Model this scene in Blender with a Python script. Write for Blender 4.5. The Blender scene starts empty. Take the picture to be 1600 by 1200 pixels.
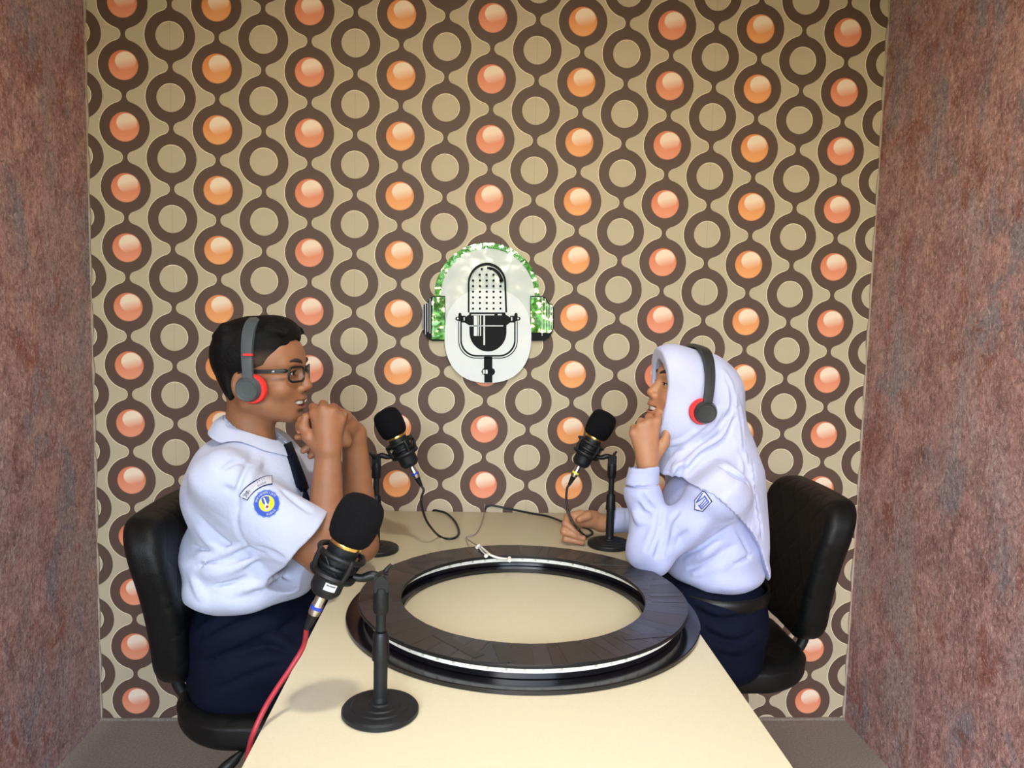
import bpy, bmesh, math, random
import numpy as np
from mathutils import Vector, Matrix

random.seed(7)
rng = np.random.default_rng(7)
scene = bpy.context.scene
C = scene.collection

# ------------------------------------------------------------------ camera
# world: X right, Y away from the viewer, Z up; back wall at Y = 0, floor at Z = 0 (metres)
FPX, YAW, PITCH, ROLL = 1220.0, -0.0472, -0.0892, 0.0237
CAM = np.array([-0.0111, -2.5659, 1.3855])

def _cam_axes():
    cy, sy = math.cos(YAW), math.sin(YAW)
    cp, sp = math.cos(PITCH), math.sin(PITCH)
    c, s = math.cos(ROLL), math.sin(ROLL)
    rz = np.array([[cy, -sy, 0], [sy, cy, 0], [0, 0, 1]])
    r, f, u = np.array([1, 0, 0.]), np.array([0, cp, sp]), np.array([0, -sp, cp])
    return rz @ (c*r + s*u), rz @ f, rz @ (-s*r + c*u)

AX_R, AX_F, AX_U = _cam_axes()
cam_data = bpy.data.cameras.new('camera')
cam_data.sensor_width = 36.0
cam_data.lens = FPX/1600*36.0
cam_data.clip_start = 0.05
cam = bpy.data.objects.new('camera', cam_data)
C.objects.link(cam)
m = Matrix.Identity(4)
for i in range(3):
    m[i][0], m[i][1], m[i][2], m[i][3] = AX_R[i], AX_U[i], -AX_F[i], CAM[i]
cam.matrix_world = m
scene.camera = cam

def at(px, py, Y):
    """world point at depth plane Y seen at photograph pixel (px, py)"""
    d = AX_R*((px-800)/FPX) + AX_F - AX_U*((py-600)/FPX)
    t = (Y-CAM[1])/d[1]
    return CAM + t*d

def on_z(px, py, Z):
    d = AX_R*((px-800)/FPX) + AX_F - AX_U*((py-600)/FPX)
    t = (Z-CAM[2])/d[2]
    return CAM + t*d

# ------------------------------------------------------------------ light
world = bpy.data.worlds.new('sky')
scene.world = world
world.use_nodes = True
wn = world.node_tree
bg = wn.nodes['Background']
sky = wn.nodes.new('ShaderNodeTexSky')
sky.sky_type = 'NISHITA'
sky.sun_disc = False
sky.sun_elevation = math.radians(48)
sky.sun_rotation = math.radians(200)
sky.air_density = 1.2
sky.dust_density = 2.0
wn.links.new(sky.outputs[0], bg.inputs[0])
bg.inputs[1].default_value = 2.3

def light(name, kind, loc, energy, color, parent=None, **kw):
    l = bpy.data.lights.new(name, kind)
    l.energy = energy
    l.color = color
    for k, v in kw.items():
        setattr(l, k, v)
    o = bpy.data.objects.new(name, l)
    o.location = loc
    C.objects.link(o)
    o.parent = parent
    return o

# sun over the garden behind the viewer (the roof keeps it out of the studio)
sun = light('sun', 'SUN', (0, 0, 6), 2.6, (1.0, 0.95, 0.86), angle=0.01)
sun.rotation_euler = (math.radians(-42), 0, math.radians(12))

scene.view_settings.view_transform = 'Standard'
scene.view_settings.look = 'None'
scene.view_settings.gamma = 1.0
scene.view_settings.use_curve_mapping = False
scene.view_settings.exposure = 0.48
scene.cycles.use_denoising = True
scene.cycles.adaptive_threshold = 0.02
scene.cycles.max_bounces = 7
scene.cycles.diffuse_bounces = 4
scene.cycles.sample_clamp_indirect = 6.0

ROOM_L, ROOM_R, ROOM_F, ROOM_H = -1.2422, 1.3032, -4.3, 2.62
LAMP = (0.06, -1.70, ROOM_H-0.03)
LAMP_W, LAMP_COL = 17.0, (1.0, 0.92, 0.80)

# daylight coming through the open garden front (portal only guides sampling of the sky)
portal = light('garden_opening', 'AREA', (0.03, ROOM_F-0.06, 1.25), 1.0, (1, 1, 1), shape='RECTANGLE', size=2.42, size_y=2.5)
portal.rotation_euler = (math.radians(90), 0, 0)
portal.data.cycles.is_portal = True

# ------------------------------------------------------------------ helpers
def srgb(r, g, b):
    def f(c):
        c /= 255.0
        return c/12.92 if c <= 0.04045 else ((c+0.055)/1.055)**2.4
    return (f(r), f(g), f(b), 1.0)

class X:
    """tiny expression wrapper around math nodes"""
    def __init__(s, nt, sock): s.nt, s.s = nt, sock
    def _op(s, op, *o, clamp=False):
        n = s.nt.nodes.new('ShaderNodeMath'); n.operation = op; n.use_clamp = clamp
        for i, v in enumerate((s,)+o):
            if isinstance(v, X): s.nt.links.new(v.s, n.inputs[i])
            else: n.inputs[i].default_value = v
        return X(s.nt, n.outputs[0])
    def __add__(s, o): return s._op('ADD', o)
    def __sub__(s, o): return s._op('SUBTRACT', o)
    def __mul__(s, o): return s._op('MULTIPLY', o)
    def __truediv__(s, o): return s._op('DIVIDE', o)
    def abs(s): return s._op('ABSOLUTE')
    def sqrt(s): return s._op('SQRT')
    def lt(s, o): return s._op('LESS_THAN', o)
    def gt(s, o): return s._op('GREATER_THAN', o)
    def min(s, o): return s._op('MINIMUM', o)
    def max(s, o): return s._op('MAXIMUM', o)
    def wrap(s, p):            # centred remainder in -p/2 .. p/2
        return s._op('WRAP', p*0.5, -p*0.5)
    def ramp(s, a, b):         # 0 at a, 1 at b, clamped
        n = s.nt.nodes.new('ShaderNodeMapRange'); n.clamp = True
        n.inputs['From Min'].default_value, n.inputs['From Max'].default_value = a, b
        n.inputs['To Min'].default_value, n.inputs['To Max'].default_value = 0.0, 1.0
        s.nt.links.new(s.s, n.inputs['Value'])
        return X(s.nt, n.outputs[0])

def mixc(nt, fac, a, b):
    n = nt.nodes.new('ShaderNodeMix'); n.data_type = 'RGBA'
    if isinstance(fac, X): nt.links.new(fac.s, n.inputs[0])
    else: n.inputs[0].default_value = fac
    for v, i in ((a, 6), (b, 7)):
        if isinstance(v, (tuple, list)): n.inputs[i].default_value = v
        else: nt.links.new(v, n.inputs[i])
    return n.outputs[2]

def noise(nt, vec, scale, detail=4, rough=0.55, dist=0.0):
    n = nt.nodes.new('ShaderNodeTexNoise')
    n.inputs['Scale'].default_value = scale
    n.inputs['Detail'].default_value = detail
    n.inputs['Roughness'].default_value = rough
    n.inputs['Distortion'].default_value = dist
    nt.links.new(vec, n.inputs['Vector'])
    return X(nt, n.outputs['Fac'])

def coords(nt, kind='Object', scale=(1, 1, 1)):
    t = nt.nodes.new('ShaderNodeTexCoord')
    mp = nt.nodes.new('ShaderNodeMapping')
    mp.inputs['Scale'].default_value = scale
    nt.links.new(t.outputs[kind], mp.inputs['Vector'])
    return mp.outputs[0]

def bump(nt, bsdf, h, dist, strength=1.0):
    b = nt.nodes.new('ShaderNodeBump')
    b.inputs['Strength'].default_value = strength
    b.inputs['Distance'].default_value = dist
    nt.links.new(h.s if isinstance(h, X) else h, b.inputs['Height'])
    nt.links.new(b.outputs[0], bsdf.inputs['Normal'])

def base_mat(name, rough=0.5, metal=0.0, spec=0.5, coat=0.0, sheen=0.0):
    mt = bpy.data.materials.new(name); mt.use_nodes = True
    nt = mt.node_tree; b = nt.nodes['Principled BSDF']
    b.inputs['Roughness'].default_value = rough
    b.inputs['Metallic'].default_value = metal
    b.inputs['Specular IOR Level'].default_value = spec
    b.inputs['Coat Weight'].default_value = coat
    b.inputs['Sheen Weight'].default_value = sheen
    return mt, nt, b

def mat(name, col, rough=0.5, metal=0.0, spec=0.5, var=0.08, vscale=30.0, bscale=0.0, bdist=0.0005, coat=0.0, sheen=0.0, sss=0.0, emit=None):
    mt, nt, b = base_mat(name, rough, metal, spec, coat, sheen)
    v = coords(nt)
    n = noise(nt, v, vscale)
    dk = tuple(c*(1-var) for c in col[:3])+(1,)
    lt = tuple(min(1, c*(1+var)) for c in col[:3])+(1,)
    nt.links.new(mixc(nt, n.ramp(0.3, 0.7), dk, lt), b.inputs['Base Color'])
    if bscale:
        bump(nt, b, noise(nt, v, bscale, 3), bdist)
    if sss:
        b.inputs['Subsurface Weight'].default_value = sss
        b.inputs['Subsurface Radius'].default_value = (0.01, 0.004, 0.002)
        b.inputs['Subsurface Scale'].default_value = 0.5
    if emit:
        b.inputs['Emission Color'].default_value = emit[0]
        b.inputs['Emission Strength'].default_value = emit[1]
    return mt

def link_mesh(name, me, mt, parent=None, smooth=True):
    o = bpy.data.objects.new(name, me)
    C.objects.link(o)
    if mt is not None and not me.materials: me.materials.append(mt)
    if smooth:
        me.polygons.foreach_set('use_smooth', np.ones(len(me.polygons), dtype=bool))
    if parent is not None: o.parent = parent
    return o

def from_bm(name, bm, mt, parent=None, smooth=True, angle=None):
    bmesh.ops.recalc_face_normals(bm, faces=bm.faces)
    me = bpy.data.meshes.new(name); bm.to_mesh(me); bm.free()
    o = link_mesh(name, me, mt, parent, smooth)
    if smooth and angle is not None:
        sharp_by_angle(me, angle)
    return o

def sharp_by_angle(me, deg):
    bm = bmesh.new(); bm.from_mesh(me)
    lim = math.radians(deg)
    for e in bm.edges:
        if len(e.link_faces) == 2 and e.calc_face_angle(0) > lim: e.smooth = False
    bm.to_mesh(me); bm.free()

def pydata(name, vs, fs, mt, parent=None, smooth=True, angle=None):
    bm = bmesh.new()
    bv = [bm.verts.new(tuple(v)) for v in vs]
    for f in fs:
        try: bm.faces.new([bv[i] for i in f])
        except ValueError: pass
    return from_bm(name, bm, mt, parent, smooth, angle)

def frame_of(d):
    d = Vector(d).normalized()
    a = Vector((0, 0, 1)) if abs(d.z) < 0.9 else Vector((1, 0, 0))
    u = d.cross(a).normalized(); v = d.cross(u).normalized()
    return u, v, d

def lathe_data(prof, o=(0, 0, 0), axis=(0, 0, 1), n=40):
    """prof: list of (radius, t along axis)"""
    u, v, d = frame_of(axis); o = Vector(o)
    vs, fs = [], []
    for r, t in prof:
        for k in range(n):
            a = 2*math.pi*k/n
            vs.append(o + d*t + (u*math.cos(a)+v*math.sin(a))*max(r, 1e-5))
    for i in range(len(prof)-1):
        for k in range(n):
            fs.append((i*n+k, i*n+(k+1) % n, (i+1)*n+(k+1) % n, (i+1)*n+k))
    return vs, fs

def lathe(name, prof, mt, parent=None, o=(0, 0, 0), axis=(0, 0, 1), n=40, angle=35):
    vs, fs = lathe_data(prof, o, axis, n)
    if prof[0][0] < 1e-4 or prof[-1][0] < 1e-4 or True:
        nn = len(vs)
        if prof[0] != prof[-1]:
            fs = fs + [tuple(range(n))[::-1], tuple(range(nn-n, nn))]
    return pydata(name, vs, fs, mt, parent, True, angle)

def spline(pts, n=12):
    """Catmull-Rom through the points"""
    P = [np.array(p, float) for p in pts]
    P = [2*P[0]-P[1]]+P+[2*P[-1]-P[-2]]
    out = []
    for i in range(1, len(P)-2):
        for k in range(n):
            t = k/n
            a, b, c, d = P[i-1], P[i], P[i+1], P[i+2]
            out.append(0.5*((2*b)+(c-a)*t+(2*a-5*b+4*c-d)*t*t+(3*b-a-3*c+d)*t**3))
    out.append(P[-2])
    return out

def tube_data(path, rad, n=10, closed=False):
    P = [Vector(p) for p in path]
    m_ = len(P)
    rads = rad if isinstance(rad, (list, tuple, np.ndarray)) else [rad]*m_
    vs, fs = [], []
    up = None
    for i, p in enumerate(P):
        a = P[(i-1) % m_] if closed or i > 0 else p
        b = P[(i+1) % m_] if closed or i < m_-1 else p
        d = (b-a).normalized()
        if up is None:
            u, v, _ = frame_of(d)
        else:
            u = (up - d*up.dot(d)).normalized(); v = d.cross(u)
        up = u
        for k in range(n):
            t = 2*math.pi*k/n
            vs.append(p+(u*math.cos(t)+v*math.sin(t))*rads[i])
    for i in range(m_ if closed else m_-1):
        for k in range(n):
            j = (i+1) % m_
            fs.append((i*n+k, i*n+(k+1) % n, j*n+(k+1) % n, j*n+k))
    if not closed:
        fs += [tuple(range(n))[::-1], tuple(range((m_-1)*n, m_*n))]
    return vs, fs

def tube(name, path, rad, mt, parent=None, n=10, closed=False):
    vs, fs = tube_data(path, rad, n, closed)
    return pydata(name, vs, fs, mt, parent, True, 50)

def merge(name, datas, mt, parent=None, angle=40):
    """several shells that make up ONE part"""
    vs, fs = [], []
    for v, f in datas:
        o = len(vs); vs += list(v); fs += [tuple(i+o for i in q) for q in f]
    return pydata(name, vs, fs, mt, parent, True, angle)

def box_data(lo, hi):
    x0, y0, z0 = lo; x1, y1, z1 = hi
    vs = [(x0, y0, z0), (x1, y0, z0), (x1, y1, z0), (x0, y1, z0), (x0, y0, z1), (x1, y0, z1), (x1, y1, z1), (x0, y1, z1)]
    return vs, [(0, 3, 2, 1), (4, 5, 6, 7), (0, 1, 5, 4), (1, 2, 6, 5), (2, 3, 7, 6), (3, 0, 4, 7)]

def box(name, lo, hi, mt, parent=None, bev=0.0, seg=2):
    bm = bmesh.new()
    vs, fs = box_data(lo, hi)
    bv = [bm.verts.new(v) for v in vs]
    for f in fs: bm.faces.new([bv[i] for i in f])
    if bev:
        bmesh.ops.bevel(bm, geom=list(bm.edges), offset=bev, segments=seg, profile=0.5, affect='EDGES')
    return from_bm(name, bm, mt, parent, bool(bev), 40)

def plate(name, outline, y0, y1, mt, parent=None):
    """flat XZ outline given a thickness between y0 (front) and y1 (back)"""
    n = len(outline)
    vs = [(p[0], y0, p[1]) for p in outline]+[(p[0], y1, p[1]) for p in outline]
    fs = [tuple(range(n)), tuple(range(2*n-1, n-1, -1))]+[(i, (i+1) % n, n+(i+1) % n, n+i) for i in range(n)]
    return pydata(name, vs, fs, mt, parent, False)

def empty(name, loc=(0, 0, 0), rz=0.0):
    o = bpy.data.objects.new(name, None)
    o.empty_display_size = 0.1
    o.location = loc; o.rotation_euler = (0, 0, rz)
    C.objects.link(o)
    return o

def tag(o, label, cat, group=None):
    o['label'] = label; o['category'] = cat
    if group: o['group'] = group
    return o

def structure(o, label=None, cat=None):
    o['kind'] = 'structure'
    if label: o['label'] = label
    if cat: o['category'] = cat
    return o
# ------------------------------------------------------------------ the room
def wallpaper():
    mt, nt, b = base_mat('wallpaper', 0.55, spec=0.35)
    t = nt.nodes.new('ShaderNodeTexCoord')
    sp = nt.nodes.new('ShaderNodeSeparateXYZ')
    nt.links.new(t.outputs['Object'], sp.inputs[0])
    x, z = X(nt, sp.outputs[0]), X(nt, sp.outputs[2])
    SX, SZ, X0, Z0 = 0.14354, 0.18772, -1.1263, 2.1302
    RO, RI, RB = 0.0775, 0.0437, 0.0455
    RF, CF = 0.104*SZ, 0.140*SZ           # fillet of the neck between two rings
    def column(xoff, zoff):
        lx = (x-(X0+xoff)).wrap(2*SX)
        lz = (z-(Z0+zoff)).wrap(SZ)
        ax, az = lx.abs(), lz.abs()
        r = (lx*lx+lz*lz).sqrt()
        dx, dz = ax-CF, az-SZ*0.5
        neck = (dx*dx+dz*dz).sqrt()*-1.0+RF
        inw = (az*(CF/(SZ*0.5))).gt(ax)
        d = inw*neck+(inw*-1.0+1.0)*(r-RO)
        return lx, lz, r, d
    ex, ez, er, ed = column(0, 0)
    ox, oz, orr, od = column(SX, SZ*0.5)
    d = ed.min(od)
    soft = 0.0006
    dark = d.ramp(soft, -soft)
    vec = coords(nt)
    grain = noise(nt, coords(nt, scale=(1, 1, 1)), 420, 2)
    weave = noise(nt, coords(nt, scale=(40, 1, 700)), 1.0, 2)
    beige = mixc(nt, grain.ramp(0.3, 0.7), srgb(186, 172, 145), srgb(195, 181, 154))
    beige = mixc(nt, weave*0.25, beige, srgb(172, 155, 126))
    brown = mixc(nt, grain.ramp(0.3, 0.7), srgb(86, 65, 56), srgb(96, 74, 64))
    cream = srgb(238, 226, 196)
    # the print's pale outline runs along the ring's left-hand flank
    line = (d-0.0012).abs().ramp(0.0013, 0.0006)
    flank_e = ((ex*-1.0)/er.max(0.01)).ramp(-0.15, 0.35)*ed.lt(od)
    flank_o = ((ox*-1.0)/orr.max(0.01)).ramp(-0.15, 0.35)*(ed.lt(od)*-1.0+1.0)
    col = mixc(nt, dark, beige, brown)
    col = mixc(nt, line*(flank_e+flank_o), col, cream)
    # plain discs
    disc = (orr-RI).ramp(soft, -soft)
    col = mixc(nt, disc, col, beige)
    rim = (orr-RI+0.0008).abs().ramp(0.0014, 0.0006)*((ox+oz)/orr.max(0.01)).ramp(-0.3, 0.6)
    col = mixc(nt, rim, col, cream)
    # printed beads, two tints in turn
    bead = (er-RB).ramp(soft, -soft)
    tint = (x-X0).wrap(4*SX).abs().lt(SX)
    low = mixc(nt, tint, srgb(226, 142, 82), srgb(222, 128, 92))
    up = mixc(nt, tint, srgb(240, 170, 108), srgb(236, 156, 122))
    ball = mixc(nt, (ez*-1.0).ramp(-0.02, 0.045), low, up)
    hx, hz = ex-0.007, (ez-0.0125)*1.12
    hr = (hx*hx+hz*hz).sqrt()
    cap = hr.ramp(0.0335, 0.0305)*(ez-ex*0.25).ramp(-0.016, 0.018)
    ball = mixc(nt, cap*0.86, ball, srgb(246, 230, 206))
    edge = er.ramp(RB-0.004, RB)
    ball = mixc(nt, edge*0.45, ball, srgb(196, 104, 66))
    col = mixc(nt, bead, col, ball)
    # paper seams
    seam = (x-(X0+SX)).wrap(4*SX).abs().ramp(0.0012, 0.0004)
    col = mixc(nt, seam*0.25, col, srgb(90, 76, 62))
    nt.links.new(col, b.inputs['Base Color'])
    h = dark*-0.5+line*0.4+grain*0.25
    bump(nt, b, h, 0.0006, 0.6)
    return mt

def rust_wall(name, seed):
    mt, nt, b = base_mat(name, 0.62, spec=0.3)
    t = nt.nodes.new('ShaderNodeTexCoord')
    def vec(loc, scale):
        mp = nt.nodes.new('ShaderNodeMapping')
        mp.inputs['Location'].default_value = loc
        mp.inputs['Scale'].default_value = scale
        nt.links.new(t.outputs['Object'], mp.inputs[0])
        return mp.outputs[0]
    v = vec((seed, seed*2.3, seed*0.7), (1, 1, 0.8))
    v2 = vec((seed+4, 1.3+seed, 5), (1, 1, 0.6))
    v3 = vec((2*seed, 7-seed, 1), (1, 1, 0.42))
    big = noise(nt, v, 4.0, 5, 0.68, 0.4)
    mid = noise(nt, v, 13.0, 6, 0.72, 0.5)
    fine = noise(nt, v, 90.0, 4, 0.75, 0.6)
    speck = noise(nt, v2, 220.0, 2, 0.7)
    vein = noise(nt, v, 34.0, 5, 0.7, 2.2)
    rust = noise(nt, v2, 7.0, 6, 0.72, 0.7)
    slate = noise(nt, v3, 7.5, 5, 0.66, 0.3)
    wash = noise(nt, v3, 3.1, 5, 0.66, 0.3)
    col = mixc(nt, mid.ramp(0.34, 0.64), srgb(134, 96, 94), srgb(198, 154, 148))
    col = mixc(nt, wash.ramp(0.48, 0.60)*0.65, col, srgb(166, 150, 150))
    col = mixc(nt, slate.ramp(0.54, 0.64)*0.8, col, srgb(132, 132, 142))
    col = mixc(nt, big.ramp(0.56, 0.68)*0.5, col, srgb(196, 152, 134))
    col = mixc(nt, rust.ramp(0.55, 0.64)*0.75, col, srgb(150, 86, 72))
    col = mixc(nt, vein.ramp(0.58, 0.68)*0.6, col, srgb(228, 200, 192))
    col = mixc(nt, vein.ramp(0.43, 0.36)*0.55, col, srgb(96, 66, 62))
    col = mixc(nt, fine.ramp(0.52, 0.62)*0.5, col, srgb(92, 66, 62))
    col = mixc(nt, fine.ramp(0.46, 0.36)*0.4, col, srgb(230, 204, 196))
    col = mixc(nt, speck.ramp(0.66, 0.72)*0.6, col, srgb(236, 220, 214))
    nt.links.new(col, b.inputs['Base Color'])
    bump(nt, b, fine*0.45+vein*0.8+mid*0.7, 0.014, 0.6)
    return mt

M = {}
M['paper'] = wallpaper()
M['rust_l'] = rust_wall('rust_plaster_west', 1.7)
M['rust_r'] = rust_wall('rust_plaster_east', 6.1)
M['carpet'] = mat('carpet', srgb(158, 146, 134), 0.95, spec=0.1, var=0.22, vscale=160, bscale=500, bdist=0.004)
M['ceiling'] = mat('ceiling_paint', srgb(225, 215, 200), 0.8, var=0.02)
M['plaster'] = mat('plaster_seam', srgb(176, 158, 142), 0.8, var=0.12, vscale=40)

def quad(name, pts, mt, thick):
    """flat slab: pts on the room side, thick = offset vector to the outside"""
    t = Vector(thick)
    vs = [Vector(p) for p in pts]+[Vector(p)+t for p in pts]
    fs = [(0, 1, 2, 3), (7, 6, 5, 4), (0, 4, 5, 1), (1, 5, 6, 2), (2, 6, 7, 3), (3, 7, 4, 0)]
    return pydata(name, vs, fs, mt, None, False)

L, R_, F, H = ROOM_L, ROOM_R, ROOM_F, ROOM_H
structure(quad('wall_back', [(L, 0, 0), (R_, 0, 0), (R_, 0, H), (L, 0, H)], M['paper'], (0, 0.12, 0)), 'back wall papered with brown rings and orange bead print', 'wall')
structure(quad('wall_left', [(L, F, 0), (L, 0, 0), (L, 0, H), (L, F, H)], M['rust_l'], (-0.12, 0, 0)), 'mottled rust and grey textured wall on the left', 'wall')
structure(quad('wall_right', [(R_, 0, 0), (R_, F, 0), (R_, F, H), (R_, 0, H)], M['rust_r'], (0.12, 0, 0)), 'mottled rust and grey textured wall on the right', 'wall')
structure(quad('floor', [(L-0.12, F-0.12, 0), (R_+0.12, F-0.12, 0), (R_+0.12, 0.12, 0), (L-0.12, 0.12, 0)], M['carpet'], (0, 0, -0.1)), 'grey brown carpeted floor', 'floor')
structure(quad('ceiling', [(L-0.12, F-0.12, H), (L-0.12, 0.12, H), (R_+0.12, 0.12, H), (R_+0.12, F-0.12, H)], M['ceiling'], (0, 0, 0.1)), 'plain pale ceiling', 'ceiling')
# thin plaster seams where the papers meet in the corners
def seam(name, x, s):
    pts, n = [], 60
    vs, fs = [], []
    for i in range(n+1):
        zz = H*i/n
        w = 0.006+0.003*math.sin(i*1.7)+random.uniform(-0.0015, 0.0015)
        vs += [(x, -w*0.6, zz), (x+s*w, -0.001, zz), (x, 0.0005, zz)]
    for i in range(n):
        for k in range(3):
            fs.append((3*i+k, 3*i+(k+1) % 3, 3*i+3+(k+1) % 3, 3*i+3+k))
    return structure(pydata(name, vs, fs, M['plaster'], None, True))
seam('trim_1', L, 1); seam('trim_2', R_, -1)
# the carpet's rough edge lapping at the foot of the papered wall
vs, fs = [], []
n = 90
for i in range(n+1):
    xx = L+(R_-L)*i/n
    w = 0.010+random.uniform(0, 0.004); hgt = 0.006+random.uniform(0, 0.003)
    vs += [(xx, -w, 0.0005), (xx, -w*0.5, hgt), (xx, -0.0005, hgt*0.8)]
for i in range(n):
    for k in range(2):
        fs.append((3*i+k, 3*i+3+k, 3*i+4+k, 3*i+1+k))
structure(pydata('baseboard_back', vs, fs, M['carpet'], None, True))
# front of the studio: wall with a wide opening to the garden
o0, o1, oh = L+0.06, R_-0.06, 2.50
wf = pydata('wall_front', *[sum((list(d[k]) if k == 0 else [tuple(i+8*j for i in q) for q in d[1]] for j, d in enumerate([box_data((L, F-0.12, 0), (o0, F, H)), box_data((o1, F-0.12, 0), (R_, F, H)), box_data((o0, F-0.12, oh), (o1, F, H))])), []) for k in (0, 1)], M['ceiling'], None, False)
structure(wf, 'pale wall around the wide garden opening behind the viewer', 'wall')

# ceiling lamp (above the frame, its light falls on table and wall)
M['lamp_rim'] = mat('lamp_rim', srgb(235, 235, 230), 0.4)
M['lamp_glow'] = mat('lamp_glow', srgb(255, 240, 215), 0.5, emit=((1.0, 0.86, 0.66, 1), 6.0))
lamp = tag(empty('ceiling_lamp', (LAMP[0], LAMP[1], ROOM_H)), 'round recessed ceiling lamp over the table', 'lamp')
lathe('rim', [(0.075, 0), (0.105, 0), (0.105, -0.012), (0.098, -0.02), (0.078, -0.02), (0.075, -0.01), (0.075, 0)], M['lamp_rim'], lamp)
lathe('diffuser', [(0.0, -0.006), (0.074, -0.006), (0.074, -0.001), (0.0, -0.001)], M['lamp_glow'], lamp)
light('bulb', 'AREA', (0, 0, -0.024), LAMP_W, LAMP_COL, lamp, shape='DISK', size=0.13)

# garden seen only in the mirror sign: lawn and hedge behind the viewer
M['grass'] = mat('grass', srgb(96, 128, 58), 0.9, var=0.3, vscale=20)
M['leaf'] = mat('leaf', srgb(84, 124, 46), 0.5, var=0.45, vscale=6)
structure(quad('ground', [(-9, -14, -0.02), (9, -14, -0.02), (9, F-0.13, -0.02), (-9, F-0.13, -0.02)], M['grass'], (0, 0, -0.1)), 'garden lawn outside the studio', 'lawn')
nl = 30000
c = np.stack([rng.uniform(-3.6, 3.6, nl), rng.uniform(-9.0, -8.0, nl), rng.uniform(0, 1, nl)**0.85], 1)
c[:, 2] *= 1.9+1.0*np.exp(-((c[:, 0]-0.4)/1.2)**2)
c[:, 1] += 0.45*np.sin(c[:, 0]*2.1)+0.35*np.sin(c[:, 2]*2.7+c[:, 0])
th, ph = rng.uniform(0, 2*np.pi, nl), rng.uniform(-0.9, 0.9, nl)
u = np.stack([np.cos(th)*np.cos(ph), np.sin(th)*np.cos(ph), np.sin(ph)], 1)
w = np.cross(u, rng.normal(size=(nl, 3))); w /= np.linalg.norm(w, axis=1)[:, None]
s = rng.uniform(0.04, 0.085, nl)[:, None]
V = np.stack([c-u*s, c+w*s*0.45, c+u*s, c-w*s*0.45], 1).reshape(-1, 3)
me = bpy.data.meshes.new('hedge')
me.from_pydata(V.tolist(), [], np.arange(nl*4).reshape(-1, 4).tolist())
hedge = link_mesh('garden_hedge', me, M['leaf'], None, False)
tag(hedge, 'leafy green hedge in the garden, seen in the mirror sign', 'hedge'); hedge['kind'] = 'stuff'
# ------------------------------------------------------------------ soft-shape modelling (signed distance on a grid -> one mesh)
def axis(lo, hi, h, fine=()):
    out, x = [], lo
    while x < hi:
        out.append(x)
        st = h
        for a, b_, hf in fine:
            if a <= x < b_: st = min(st, hf)
        x += st
    out.append(hi)
    return np.array(out, np.float32)

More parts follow.
